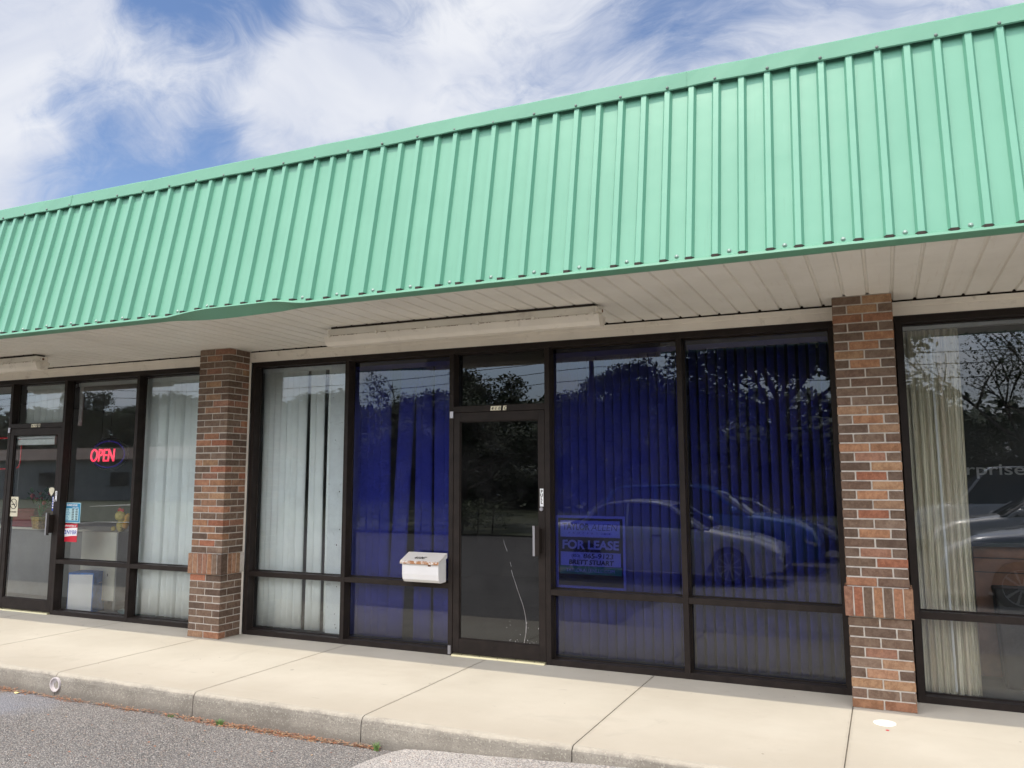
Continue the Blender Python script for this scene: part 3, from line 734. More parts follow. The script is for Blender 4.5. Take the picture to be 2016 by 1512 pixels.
# ================================================================== LIGHT FIXTURES
def fixture(xa, xb, lab):
    e = empty('light_fixture', lab, 'light fixture', 'strip lights under the soffit', ((xa+xb)/2, -.79, 2.86))
    b = MB(); y0, y1 = -.868, -.712
    b.prism([(y0+.012, 2.846), (y1-.012, 2.846), (y1, 2.795), (y1+.004, 2.782), (y0-.004, 2.782), (y0, 2.795)], 'x', xa+.02, xb-.02)
    h = b.build('housing', 'cream', e, bevel=.006, seg=2)
    b = MB(); b.prism([(y0-.010, 2.781), (y1+.010, 2.781), (y1+.008, 2.772), (y1-.006, 2.730), (y1-.030, 2.700), (y0+.030, 2.700), (y0+.006, 2.730), (y0-.008, 2.772)], 'x', xa, xb)
    
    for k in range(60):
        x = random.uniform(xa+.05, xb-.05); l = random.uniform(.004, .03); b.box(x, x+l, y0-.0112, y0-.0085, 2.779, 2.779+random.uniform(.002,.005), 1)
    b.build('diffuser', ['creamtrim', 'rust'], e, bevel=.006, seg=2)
    n = 6
    for k in range(n):
        x = xa+.05+(xb-xa-.1)*k/(n-1); b = MB()
        b.box(x-.018, x+.018, y0-.013, y0+.002, 2.784, 2.792); b.box(x-.012, x+.012, y0-.018, y0-.009, 2.765, 2.80)
        b.build('clip', 'cream', e, bevel=.001)
    b = MB(); b.tube([(xb-.022, -.79, 2.815), (xb+.004, -.79, 2.815)], .020, 12, 0); b.tube([(xb+.0035, -.79, 2.815), (xb+.006, -.79, 2.815)], .013, 12, 1); b.build('end_plug', ['cream', 'rust'], h)
    b = MB(); b.box(xa+.05, xb-.05, y0+.02, y1-.02, 2.845, 2.868); b.build('mounting_gap', 'dark_gap', e)  # dark strip painted as the shadow line between housing and soffit
    return e
fixture(-4.385, -1.885, 'long cream strip light above the vacant unit door')
fixture(-10.60, -8.12, 'cream strip light above the left shop door, cut by the photo edge')

# ================================================================== MAILBOX
e = empty('mailbox', 'white wall mailbox with rusty lid edge marked 410C beside the vacant unit door', 'mailbox', None, (-3.83, -.08, .62))
b = MB(); x0, x1 = -4.008, -3.622
b.prism([(-.004, .628), (-.004, .842), (-.150, .806), (-.150, .700), (-.140, .655), (-.118, .632), (-.09, .626)], 'x', x0+.006, x1-.006)
b.build('body', 'mailwhite', e, bevel=.006, seg=3)
b = MB(); b.prism([(-.002, .880), (-.010, .884), (-.168, .818), (-.170, .792), (-.164, .792), (-.162, .812), (-.006, .874)], 'x', x0-.006, x1+.006)
b.box(x0-.006, x0-.001, -.160, -.003, .800, .8145); 
ld_ = b.build('lid', 'lid', e, bevel=.0015)
for s_ in (x0-.0045, x1+.0005):
    b = MB(); b.prism([(-.003, .872), (-.160, .808), (-.160, .792), (-.003, .840)], 'x', s_, s_+.004); b.build('lid_side', 'mailwhite', ld_)
sl = math.atan2(.066, .158)
tx = text('410C', 0, 0, 0, .052, 'ink', parent=ld_, bold=.001, shear=.25)
Mx = Matrix.Translation((-3.895, -.128, .8365+.0012)) @ Matrix.Rotation(sl, 4, 'X') @ Matrix.Rotation(R_(-90), 4, 'X'); tx.data.transform(Mx)
b = MB(); b.box(-3.735, -3.705, -.1515, -.1495, .775, .792); b.build('latch_slot', 'rust', e)

# ================================================================== BLINDS
def blind(name, lab, slats, ztop, zbot, m, gapsafe=.003, y=.19, group='vertical blinds behind the storefront glass', rail=None):
    """slats: list of (x_left, x_right, depth) seen extents"""
    e = empty(name, lab, 'blinds', group, ((slats[0][0]+slats[-1][1])/2, y, ztop))
    ra = rail or (slats[0][0]-.01, slats[-1][1]+.01)
    pbox('head_rail', m, e, ra[0], ra[1], y-.03, y+.03, ztop, ztop+.04)
    for i, s_ in enumerate(slats):
        xa, xb, dy = s_[:3]; lean = s_[3] if len(s_) > 3 else 0; top = s_[4] if len(s_) > 4 else ztop
        b = MB(); nz = 6; nx = 5; yo = y+(i % 2)*gapsafe
        def P(u, t):
            z = zbot+(top-zbot)*t; x = xa+(xb-xa)*u+lean*(t); cv = .006*math.sin(math.pi*u)
            return (x+.002*math.sin(t*3+i), yo+dy*(u-.5)-cv+.003*math.sin(t*4+i*1.7), z)
        for a in range(nx):
            for c in range(nz): b.quad(P(a/nx, c/nz), P((a+1)/nx, c/nz), P((a+1)/nx, (c+1)/nz), P(a/nx, (c+1)/nz))
        o = b.build('slat', m, e, smooth=True)
        so_ = o.modifiers.new('t', 'SOLIDIFY'); so_.thickness = .0008
    return e
# first pane of the vacant unit: pale slats + white board at right
X = [-5.925,-5.85,-5.783,-5.7,-5.618,-5.545,-5.472,-5.364]
sl_ = [(X[i], X[i+1]+(.012 if i < 6 else -.012), .045*(1 if i % 2 else .6)) for i in range(7)]+[(-5.318, -5.237, .03), (-5.245, -5.150, .02), (-5.092, -5.040, .03)]
blind('vertical_blind', 'pale vertical blinds with two dark gaps just right of the left brick pillar', sl_, 2.655, .06, 'vinyl')
b = MB(); b.box(-5.053, -4.860, .155, .175, .055, 2.70)
e = empty('white_board', 'narrow white board with nail holes standing at the right of the pale blinds', 'board', None, (-4.95, .165, .05))
o = b.build('panel', 'board', e)
for z in (2.60, 2.36, 1.93, 1.42, 1.05, .9, .50, .24, .14, .11):
    x = random.uniform(-5.02, -4.90); r = random.uniform(.003, .007); b = MB(); b.tube([(x, .1545, z), (x, .152, z)], r, 8); b.build('nail_hole', 'dark_gap', o)
# second pane, blue film
X = [-4.791,-4.696,-4.61,-4.539,-4.461,-4.369,-4.21]
sl2 = [(X[i], X[i+1]+.008, .04) for i in range(5)]+[(-4.369, -4.205, .02, .13)]+[(-4.067,-4.000,.03),(-4.006,-3.899,.03),(-3.859,-3.754,.03),(-3.754,-3.66,.03), (-3.672, -3.60, .03)]
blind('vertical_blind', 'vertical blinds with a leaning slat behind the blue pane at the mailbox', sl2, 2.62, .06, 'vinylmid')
P4 = [-2.653+.0785*i for i in range(15)]
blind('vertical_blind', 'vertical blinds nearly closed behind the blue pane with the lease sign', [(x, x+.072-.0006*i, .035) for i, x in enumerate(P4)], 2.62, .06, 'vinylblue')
P5 = [-1.441+.0785*i for i in range(14)]
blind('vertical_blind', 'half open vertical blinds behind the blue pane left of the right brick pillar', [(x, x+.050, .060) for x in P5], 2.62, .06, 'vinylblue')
# left shop, pane beside the left pillar
X = [-7.625,-7.431,-7.30,-7.268,-7.183,-7.09,-7.034,-6.941,-6.831,-6.74,-6.65,-6.56,-6.47]
blind('vertical_blind', 'pale vertical blinds closed in the last pane left of the left brick pillar', [(X[i], X[i+1]+.014, .03+.02*(i % 3)) for i in range(12)], 2.64, .06, 'vinyl')
blind('vertical_blind', 'short pale vertical blinds in the transom over the left shop door', [(-9.66,-9.55,.03),(-9.53,-9.42,.03),(-9.42,-9.31,.02),(-9.31,-9.20,.03),(-9.20,-9.08,.02),(-9.08,-8.96,.03),(-8.96,-8.85,.02)], 2.64, 2.20, 'vinyl')
blind('vertical_blind', 'single narrow pale slat left hanging at the top of the open sign pane', [(-8.735, -8.70, .03)], 2.64, 2.17, 'vinyl', rail=(-8.74, -7.62))
# mini blind on the left door, pulled up, with cords
e = empty('mini_blind', 'white mini blind pulled up at the top of the left shop door', 'blinds', None, (-9.34, .08, 2.05))
pbox('head_rail', 'white', e, -9.715, -8.955, .055, .085, 2.020, 2.050)
o = pbox('stacked_slats', 'vinyl', e, -9.705, -8.965, .058, .082, 1.948, 2.014)
b = MB(); b.tube([(-9.645,.07,1.95),(-9.655,.07,1.6),(-9.66,.07,1.33)], .0022, 5); b.tube([(-9.63,.07,1.95),(-9.635,.072,1.55),(-9.65,.07,1.34)], .0022, 5); b.tube([(-9.58,.07,1.95),(-9.585,.07,1.3)], .002, 5); b.build('cord', 'white', e)

# ================================================================== LEASE SIGN
e = empty('lease_sign', 'square for lease sign taped inside the blue pane right of the vacant door', 'sign', None, (-2.3, .11, .63))
x0, x1, z0, z1 = -2.618, -2.000, .626, 1.236; y = .118
bk = pbox('backing', 'paper', e, x0, x1, y, y+.004, z0, z1)
pbox('black_field', 'signblack', e, x0+.022, x1-.022, y-.0012, y-.0002, z0+.022, z1-.022)
pbox('name_panel', 'paper', e, x0+.042, x1-.045, y-.0028, y-.0014, 1.055, 1.195)
pbox('contact_panel', 'paper', e, x0+.042, x1-.042, y-.0028, y-.0014, .815, .930)
pbox('web_panel', 'signgreen', e, x0+.035, x1-.035, y-.0028, y-.0014, .745, .813)
yt_ = y-.0034
text('TAYLOR', x0+.062, yt_, 1.115, .080, 'signgrey', parent=e, bold=.0016, width=.245)
text('ALLEN', x0+.318, yt_, 1.112, .080, 'signgrey', parent=e, bold=-.0006, shear=.18, width=.235)
text('PROPERTIES', x0+.115, yt_, 1.082, .020, 'signgrey', parent=e, spacing=2.6, width=.37)
text('FOR LEASE', x0+.055, yt_, .958, .100, 'paper', parent=e, bold=.0035, width=.505, shear=.04)
text('(850)', x0+.14, yt_, .888, .034, 'ink', parent=e, width=.075)
text('865-9123', x0+.245, yt_, .880, .056, 'ink', parent=e, bold=.001, shear=.1, width=.265)
text('BRETT STUART', x0+.115, yt_, .828, .052, 'ink', parent=e, bold=.002, shear=.12, width=.40)
text('TAYLORALLENLLC.COM', x0+.09, yt_, .765, .040, 'paper', parent=e, width=.43)

# ================================================================== LEFT SHOP STUFF
e = empty('neon_open_sign', 'glowing red OPEN neon sign with blue oval in the left shop window', 'neon sign', None, (-8.4, .3, 1.68))
text('OPEN', -8.635, .292, 1.745, .215, 'neonred', parent=e, bold=.0005, shear=.08, width=.40, thick=.006)
b = MB(); pts = [(-8.37+.27*math.cos(a), .325, 1.83+.155*math.sin(a)) for a in [2*math.pi*k/40 for k in range(41)]]; b.tube(pts, .008, 6); b.build('oval_tube', 'neonblue', e)
b = MB(); pts = [(-8.37+.315*math.cos(a), .345, 1.83+.19*math.sin(a)) for a in [2*math.pi*k/40 for k in range(41)]]; b.tube(pts, .006, 5); b.tube([(-8.37, .345, 2.02), (-8.37, .345, 2.6)], .003, 5); b.tube([(-8.52, .345, 2.0), (-8.52, .345, 2.6)], .003, 5); b.build('hanging_frame', 'black', e)
e = empty('neon_sign', 'dim red neon panel partly cut off at the left edge of the photo', 'neon sign', None, (-10.2, .35, 1.8))
b = MB(); pts = [(-10.9,.35,2.06),(-10.06,.35,2.06),(-9.985,.35,2.03),(-9.965,.35,1.97),(-9.965,.35,1.74),(-9.985,.35,1.69),(-10.04,.35,1.665),(-10.9,.35,1.665)]; b.tube(pts, .007, 6); b.build('border_tube', 'neondim', e)
text('T', -10.20, .345, 1.74, .30, 'neondim', parent=e, bold=.002, thick=.005)
# hours sign
e = empty('hours_sign', 'blue and white business hours card on the glass beside the left shop door', 'sign', None, (-8.62, .09, 1.04))
x0, x1, z0, z1 = -8.752, -8.492, 1.038, 1.262
pbox('card', 'palecyan', e, x0-.004, x1+.004, .0905, .0925, z0-.004, z1+.004)
pbox('blue_field', 'cyan', e, x0+.004, x1-.004, .0885, .0900, z0+.006, z1-.006)
pbox('hours_panel', 'palecyan', e, x0+.018, x1-.024, .0870, .0883, z0+.022, z1-.062)
text('BUSINESS HOURS', x0+.035, .0865, z1-.036, .030, 'paper', parent=e, width=.175, bold=.0006)
text('OPEN  CLOSE', x0+.13, .0865, z1-.055, .013, 'paper', parent=e, width=.10)
for i, d_ in enumerate(['Monday', 'Tuesday', 'Wednesday', 'Thursday', 'Friday', 'Saturday', 'Sunday']):
    z = z1-.080-.0195*i; text(d_, x0+.024, .0865, z, .0165, 'cyan', parent=e)
    text('9:00    6:00', x0+.125, .0865, z, .019, 'ink', parent=e, bold=.0006, width=.098)
# red/blue sticker
e = empty('window_sticker', 'red white and blue NYBR sticker below the business hours card', 'sticker', None, (-8.64, .09, .82))
x0, x1, z0, z1 = -8.760, -8.522, .816, 1.024
pbox('red_field', 'red', e, x0, x1, .0905, .0925, z0, z1)
b = MB(); n = 12; up_ = [(x0+(x1-x0)*k/n, z1-.062+.018*math.sin(math.pi*.5*k/n)) for k in range(n+1)]; lo_ = [(x0+(x1-x0)*k/n, z0+.050+.022*math.sin(math.pi*.5*k/n)) for k in range(n+1)]
for k in range(n): b.quad((lo_[k][0],.0893,lo_[k][1]), (lo_[k+1][0],.0893,lo_[k+1][1]), (up_[k+1][0],.0893,up_[k+1][1]), (up_[k][0],.0893,up_[k][1]))
b.build('white_band', 'paper', e, fixn=False)
text('Authorized Signs of', x0+.014, .0885, z1-.033, .030, 'paper', parent=e, width=.205, bold=.0004)
text('NYBR', x0+.062, .0885, z0+.088, .064, 'bluetext', parent=e, bold=.0004, shear=.15, width=.165)
b = MB(); b.box(x0+.006, x0+.054, .0880, .0890, z0+.086, z0+.132); o = b.build('emblem', 'bluetext', e)
b = MB(); b.tube([(x0+.030, .0878, z0+.109), (x0+.030, .0872, z0+.109)], .016, 16); b.build('ring', 'paper', o)
b = MB(); b.poly([(x0+.030+(.011 if k % 2 == 0 else .005)*math.sin(k*math.pi/5), .0868, z0+.109+(.011 if k % 2 == 0 else .005)*math.cos(k*math.pi/5)) for k in range(10)]); b.build('star', 'bluetext', o)
# no smoking sign on left door
e = empty('no_smoking_sign', 'white no smoking sign on the left shop door glass', 'sign', None, (-9.56, .02, 1.09))
x0, x1, z0, z1 = -9.640, -9.486, 1.092, 1.326
pbox('card', 'cream2', e, x0, x1, .0225, .0245, z0, z1, bevel=.0008)
b = MB(); cx_, cz_ = (x0+x1)/2, z1-.085
b.tube([(cx_+.058*math.cos(a), .0215, cz_+.058*math.sin(a)) for a in [2*math.pi*k/28 for k in range(29)]], .0042, 6)
b.tube([(cx_-.040, .0212, cz_+.040), (cx_+.040, .0212, cz_-.040)], .0042, 6)
b.box(cx_-.036, cx_+.028, .0205, .0215, cz_-.012, cz_-.001); b.tube([(cx_+.034, .021, cz_-.004), (cx_+.036, .021, cz_+.014), (cx_+.022, .021, cz_+.028)], .002, 5)
b.build('symbol', 'ink', e)
text('NO SMOKING', cx_-.055, .0212, z0+.045, .024, 'ink', parent=e, width=.11)
# shield + small stickers on left door
e = empty('shield_sticker', 'cream shield shaped security sticker on the left shop door', 'sticker', None, (-8.91, .02, 1.35))
b = MB(); sx, sz = -8.912, 1.43; b.prism([(sx-.044, sz), (sx, sz+.012), (sx+.044, sz), (sx+.040, sz-.045), (sx, sz-.092), (sx-.040, sz-.045)], 'y', .0228, .0245); b.build('shield', 'cream2', e)
e = empty('door_sticker', 'narrow vertical white lettered sticker beside the left shop door handle', 'sticker', None, (-8.80, 0, 1.33))
o = pbox('strip', 'white', e, -8.818, -8.788, .0022, .0036, 1.282, 1.400); text('PULL', -8.808, .0018, 1.392, .024, 'ink', parent=o, vertical=True)
e = empty('phone_sticker', 'vertical blue and white sticker strip low on the left shop door glass edge', 'sticker', None, (-8.87, .02, 1.18))
o = pbox('strip', 'bluetext', e, -8.888, -8.860, .0225, .0245, 1.170, 1.335)
b = MB()
for i in range(5): b.box(-8.882, -8.866+.002*(i % 2), .0215, .0223, 1.312-i*.028, 1.328-i*.028)
b.build('printed_mark', 'paper', o)
# beige cabinet
e = empty('beige_cabinet', 'beige metal cabinet turned to the glass under the neon open sign', 'cabinet', None, (-8.57, .6, .1))
o = pbox('carcass', 'cabinet', e, -8.868, -8.285, .44, .90, .120, .912, bevel=.004)
pbox('side_panel', 'counter', e, -8.283, -8.262, .445, .90, .120, .908)
b = MB()
for xx in (-8.84, -8.31):
    for y_ in (.48, .86): b.tube([(xx, y_, .0), (xx, y_, .12)], .015, 8)
b.build('leg', 'counter', e)
b = MB(); b.box(-8.40, -8.388, .435, .4395, .40, .43); b.build('lock', 'ink', e)
# carton
e = empty('paper_towel_carton', 'blue and white carton standing behind the glass below the beige cabinet', 'box', None, (-8.6, .28, 0))
b = MB(); Mc = Matrix.Translation((-8.60, .33, .004)) @ Matrix.Rotation(R_(20), 4, 'Z')
b.box(-.155, .155, -.13, .13, 0, .455, 0, M=Mc); o = b.build('carton', 'bluebox', e, bevel=.003)
b = MB(); b.box(-.145, .143, -.1320, -.1305, .012, .432, 0, M=Mc); b.build('white_face', 'paper', e)
b = MB(); 
tx = text('ROSEWELL VILLAS', 0, 0, 0, .055, 'paper', parent=o, width=.27, bold=.0008)
tx.data.transform(Mc @ Matrix.Translation((.1312, -.02, .33)) @ Matrix.Rotation(R_(90), 4, 'Y') @ Matrix.Rotation(R_(90), 4, 'Z') @ Matrix.Rotation(R_(90), 4, 'X') @ Matrix.Rotation(R_(-90), 4, 'X'))
b = MB(); b.ball((.130, -.02, .375), .026, 10, 6, 0, (.12, 1, 1)); o2 = b.build('badge', 'paper', o); o2.data.transform(Mc)
# glass dish + pole base behind
e = empty('glass_dish', 'pale green glass dish on the floor right of the blue carton', 'dish', None, (-7.75, .4, 0))
b = MB(); prof_ = [(.02, .008), (.12, .014), (.24, .045), (.25, .06)]
for k in range(28):
    a0, a1 = 2*math.pi*k/28, 2*math.pi*(k+1)/28
    for (r0, z0_), (r1, z1_) in zip(prof_, prof_[1:]):
        b.quad((-7.80+r0*math.cos(a0), .42+r0*math.sin(a0), z0_), (-7.80+r0*math.cos(a1), .42+r0*math.sin(a1), z0_), (-7.80+r1*math.cos(a1), .42+r1*math.sin(a1), z1_), (-7.80+r1*math.cos(a0), .42+r1*math.sin(a0), z1_))
b.build('bowl', 'palecyan', e, smooth=True)
b = MB(); b.tube([(-7.95, .60, 0), (-7.95, .60, .9)], .02, 10); b.tube([(-7.95,.60,.9), (-7.95,.60,2.4)], .012, 8); b.tube([(-7.95,.6,0), (-7.95,.6,.02)], .16, 20)
e = empty('floor_stand', 'thin pale pole stand on a round base beside the beige cabinet', 'stand', None, (-7.95, .6, 0)); b.build('pole', 'counter', e)
# plush figure on cabinet
e = empty('plush_toy', 'small yellow and orange plush toy sitting on the beige cabinet', 'toy', None, (-8.34, .55, .912))
b = MB(); b.ball((-8.34,.55,.985), .075, 12, 8, 0, (.8,.8,1)); b.ball((-8.345,.53,1.10), .068, 12, 8, 0, (1,.9,.9)); b.ball((-8.405,.49,.95), .03, 8, 6); b.ball((-8.29,.49,.945), .03, 8, 6); b.build('body', 'plushy', e, smooth=True)
b = MB(); b.ball((-8.25,.56,1.08), .045, 10, 7, 0, (.7,1,1.2)); b.ball((-8.27,.55,1.00), .04, 10, 7, 0, (.8,1,1.4)); b.build('wing', 'plusho', e, smooth=True)
b = MB()
for k in range(5): b.ball((-8.375+.018*k,.53,1.165+.010*math.sin(k*1.6)), .02, 8, 5, 0, (.7,.7,1.3))
b.build('comb', 'red', e, smooth=True)
# plant + pots
def plant(name, lab, c, h, n, m, mf, pot, pr=.11, ph=.16, grp=None, seed=1):
    random.seed(seed); e = empty(name, lab, 'plant', grp, c)
    b = MB(); b.tube([(c[0],c[1],c[2]), (c[0],c[1],c[2]+ph*.9), (c[0],c[1],c[2]+ph)], [pr*.75, pr, pr*1.05], 16); b.build('pot', pot, e, smooth=False)
    b = MB(); q = MB()
    for k in range(n):
        a = random.uniform(0, 6.28); r = random.uniform(.02, .2); z = c[2]+ph+random.uniform(.3, 1)*h; p = Vector((c[0]+r*math.cos(a), c[1]+r*math.sin(a)*.6, z))
        b.tube([(c[0],c[1],c[2]+ph*.9), tuple((p+Vector((c[0],c[1],c[2]+ph)))/2+Vector((0,0,.03))), tuple(p)], [.006,.005,.003], 4)
        for j in range(5):
            d = Vector((random.uniform(-1,1), random.uniform(-1,1), random.uniform(-.5,.9))).normalized(); s = d.cross(Vector((.3,.1,1))).normalized(); L = random.uniform(.05, .11)
            b.poly([p, p+d*L*.5+s*L*.28, p+d*L, p+d*L*.5-s*L*.28])
        if mf and random.random() < .5: q.ball(tuple(p+Vector((0,0,.01))), random.uniform(.018,.035), 7, 5)
    b.build('foliage', m, e, fixn=False)
    if mf and q.v: q.build('flower', mf, e, smooth=True)
    return e
plant('potted_plant', 'tall leafy green plant behind the beige cabinet in the left shop', (-8.62, 1.15, .55), .75, 26, 'leafplant', 'petal', 'counter', grp=None, seed=3)
plant('potted_plant', 'red flowers in a gold foil pot on the counter behind the left shop door', (-10.28, .92, .88), .32, 16, 'leafplant', 'petal', 'gold', seed=4)
plant('potted_plant', 'dark red flowering plant behind the neon sign pole', (-8.15, 1.5, .6), .85, 22, 'leafplant', 'petal', 'redcloth', seed=5)
e = empty('counter', 'long grey shop counter seen through the left shop door', 'counter', None, (-10.2, 1.2, 0))
pbox('front', 'counter', e, -11.6, -9.35, 1.0, 1.5, .004, .86); pbox('top', 'cabinet', e, -11.65, -9.30, .95, 1.55, .86, .885)
e = empty('red_crate', 'dark red crate on the counter behind the no smoking sign', 'box', None, (-10.8, 1.1, .88)); 
b = MB(); b.box(-11.0, -10.52, 1.0, 1.3, .886, 1.12); b.box(-11.02, -10.5, .99, 1.31, 1.09, 1.13); b.build('crate', 'redcloth', e, bevel=.004)
random.seed(21)
for z, xa, xb, lab in ((1.225, -8.83, -8.12, 'upper thin white wire shelf edge behind the open sign pane'), (1.02, -9.1, -8.12, 'lower thin white wire shelf edge above the beige cabinet')):
    e = empty('wire_shelf', lab, 'shelf', 'thin wire shelves in the left shop window', ((xa+xb)/2, .5, z))
    b = MB(); b.tube([(xa, .5, z-.02), (xb, .5, z+.012)], .0045, 6); b.tube([(xa, .80, z-.02), (xb, .80, z+.012)], .0045, 6)
    for k in range(8): x = xa+(xb-xa)*k/7; b.tube([(x, .5, z-.02+.032*k/7), (x, .8, z-.02+.032*k/7)], .0025, 5)
    b.build('wires', 'white', e)

# ================================================================== RIGHT UNIT
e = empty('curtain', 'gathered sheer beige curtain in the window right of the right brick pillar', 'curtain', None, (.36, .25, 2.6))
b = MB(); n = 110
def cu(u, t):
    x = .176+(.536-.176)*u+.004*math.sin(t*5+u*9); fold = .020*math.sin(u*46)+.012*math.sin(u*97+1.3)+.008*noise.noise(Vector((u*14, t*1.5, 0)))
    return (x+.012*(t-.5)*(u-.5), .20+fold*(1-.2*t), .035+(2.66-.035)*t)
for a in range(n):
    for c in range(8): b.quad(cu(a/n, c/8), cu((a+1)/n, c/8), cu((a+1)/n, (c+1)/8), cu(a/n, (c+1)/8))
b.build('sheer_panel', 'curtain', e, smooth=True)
b = MB(); b.tube([(.355, .168, 2.62), (.362, .170, 1.4), (.375, .168, .06)], .008, 8); b.build('pull_cord', 'white', e)
pbox('track', 'white', e, .17, 1.9, .17, .23, 2.665, 2.69)
e = empty('reception_desk', 'brown laminate reception desk behind the curtained window', 'desk', None, (1.5, 1.3, 0))
pbox('front_panel', 'wood', e, .60, 3.0, 1.0, 1.05, .02, 1.02)
pbox('top', 'signblack', e, .56, 3.04, .94, 1.6, 1.02, 1.055)
b = MB(); b.box(.60, 3.0, .993, .9985, .925, .932); b.box(.60, 3.0, .993, .9985, .815, .822); b.build('groove', 'ink', e)
e = empty('waste_bin', 'black bin in front of the brown reception desk', 'bin', None, (.95, .85, 0))
b = MB(); b.prism([(.73, .0), (1.18, .0), (1.22, .70), (1.24, .735), (.69, .735), (.70, .70)], 'y', .66, .90); b.build('bin_body', 'black', e, bevel=.02, seg=3)  # block made up for an unidentified dark area in the window
e = empty('wall_sign', 'dark wall board with pale lower case lettering behind the curtained window', 'sign', None, (1.1, 2.3, 1.4))
pbox('board', 'signpanel', e, .2, 3.3, 2.25, 2.35, .9, 2.2)
text('enterprise', .315, 2.24, 1.585, .150, 'enttext', parent=e, bold=.001, width=.84)

# ================================================================== SIDEWALK DETAILS
e = empty('drain_pipe', 'grey plastic drain pipe end set in the kerb at the left', 'pipe', None, (-6.14, -1.93, -.1))
b = MB(); ro, ri = .056, .048; cz = -.088; N = 24
for k in range(N):
    a0, a1 = 2*math.pi*k/N, 2*math.pi*(k+1)/N
    p = lambda r, a, y: (-6.14+r*math.cos(a), y, cz+r*math.sin(a))
    b.quad(p(ro,a0,-1.944), p(ro,a1,-1.944), p(ro,a1,-1.90), p(ro,a0,-1.90)); b.quad(p(ri,a0,-1.944), p(ri,a1,-1.944), p(ri,a1,-1.932), p(ri,a0,-1.932)); b.quad(p(ri,a0,-1.932), p(ri,a1,-1.932), p(.02,a1,-1.925), p(.02,a0,-1.925)); b.quad(p(ro,a0,-1.944), p(ro,a1,-1.944), p(ri,a1,-1.944), p(ri,a0,-1.944))
b.poly([(-6.14+.02*math.cos(2*math.pi*k/N), -1.925, cz+.02*math.sin(2*math.pi*k/N)) for k in range(N)])
b.build('pipe_end', 'pvc', e, fixn=False)
e = empty('cleanout_cap', 'round white plastic cap in the sidewalk before the right brick pillar', 'cap', None, (-.09, -.642, 0))
b = MB(); b.tube([(-.091, -.642, -.01), (-.091, -.642, .004), (-.091, -.642, .006)], [.068, .068, .062], 28); b.build('cap', 'discw', e)
b = MB(); b.poly([(-.075+.012*math.cos(k*1.05)*random.uniform(.7,1.3), -.80+.016*math.sin(k*1.05), .0012) for k in range(6)]); tag(b.build('paint_spot', 'red', fixn=False), 'tiny orange red paint spot on the sidewalk below the white cap', 'paint spot')
# debris line of fallen leaves at kerb foot
random.seed(5); b = MB()
LC = [(.38,.15,.07),(.44,.22,.10),(.28,.11,.06),(.48,.33,.19),(.20,.11,.07),(.40,.17,.08),(.30,.22,.14)]
for k in range(5200):
    x = -9.6+6.55*random.random()**.8
    clump = max(0, noise.noise(Vector((x*1.7, 2, 0)))+.35)+.5*max(0, noise.noise(Vector((x*6, 9, 0))))
    d_ = abs(random.gauss(0, .008+.026*clump))+.001
    dens = .12+.9*clump+(.35 if -4.4 < x < -3.1 else 0)
    if random.random() > dens: continue
    y = -1.942-d_; z = gz(y)+.002+max(0, .026-d_*.6)*random.random()
    a = random.uniform(0, 3.14); L = random.uniform(.004, .015); wd = random.uniform(.0012, .004); ca, sa = math.cos(a), math.sin(a); t_ = random.uniform(-.4,.4)
    b.quad((x-L*ca-wd*sa, y-L*sa+wd*ca, z), (x-L*ca+wd*sa, y-L*sa-wd*ca, z), (x+L*ca+wd*sa, y+L*sa-wd*ca, z+L*t_), (x+L*ca-wd*sa, y+L*sa+wd*ca, z+L*t_), 0, random.choice(LC))
for k in range(220):
    x = random.uniform(-8, .5); y = random.uniform(-3.4, -1.96); z = (pz(x, y) if x > -2.95 else gz(y))+.004; r = random.uniform(.003, .009); a = random.uniform(0, 3)
    b.poly([(x+r*math.cos(a+q)*random.uniform(.6,1.4), y+r*math.sin(a+q), z+random.uniform(0,.003)) for q in (0, 1.3, 2.5, 3.9, 5.1)], 0, random.choice(LC))
for k in range(46):
    x = random.uniform(-9, 1); y = random.uniform(-1.8, -.05); r = random.uniform(.003, .007); a = random.uniform(0, 3)
    b.poly([(x+r*math.cos(a+q)*random.uniform(.6,1.8), y+r*math.sin(a+q)*.6, .0025) for q in (0, 1.3, 2.5, 3.9, 5.1)], 0, (.10,.08,.06))
tag(b.build('leaf_litter', 'litter', fixn=False), 'orange brown fallen leaves lying along the foot of the kerb', 'leaves', kind='stuff')
# curb-foot yellow leaf
b = MB(); b.poly([(-6.52+.028*math.cos(a), -1.985+.018*math.sin(a), -.178+.004*math.cos(a*2)) for a in [k*.785 for k in range(8)]], 0, (.75,.62,.28)); tag(b.build('fallen_leaf', 'litter', fixn=False), 'single pale yellow leaf on the asphalt left of the drain pipe', 'leaf')
def weed(x, y, z, n, h, lab, m='leafg'):
    b = MB()
    for k in range(n):
        a = random.uniform(0, 6.28); L = random.uniform(.5, 1)*h; dx, dy = math.cos(a)*L*.6, math.sin(a)*L*.5; w_ = .003
        p = (x+random.uniform(-.02,.02), y+random.uniform(-.008,.008))
        b.quad((p[0]-w_,p[1],z), (p[0]+w_,p[1],z), (p[0]+dx*.5+w_*.8,p[1]+dy*.5,z+L*.6), (p[0]+dx*.5-w_*.8,p[1]+dy*.5,z+L*.6)); b.poly([(p[0]+dx*.5-w_*.8,p[1]+dy*.5,z+L*.6), (p[0]+dx*.5+w_*.8,p[1]+dy*.5,z+L*.6), (p[0]+dx,p[1]+dy,z+L*.8)])
    tag(b.build('weed', m, fixn=False), lab, 'weed', 'weeds at the foot of the kerb')
weed(-4.39, -1.965, -.185, 46, .055, 'green weed tuft in the orange leaves at the middle of the kerb')
weed(-4.86, -1.965, -.185, 12, .03, 'tiny yellow green weed left of the larger tuft')
weed(-3.075, -1.965, -.185, 26, .07, 'yellow green grass tuft where the pale asphalt patch meets the kerb')

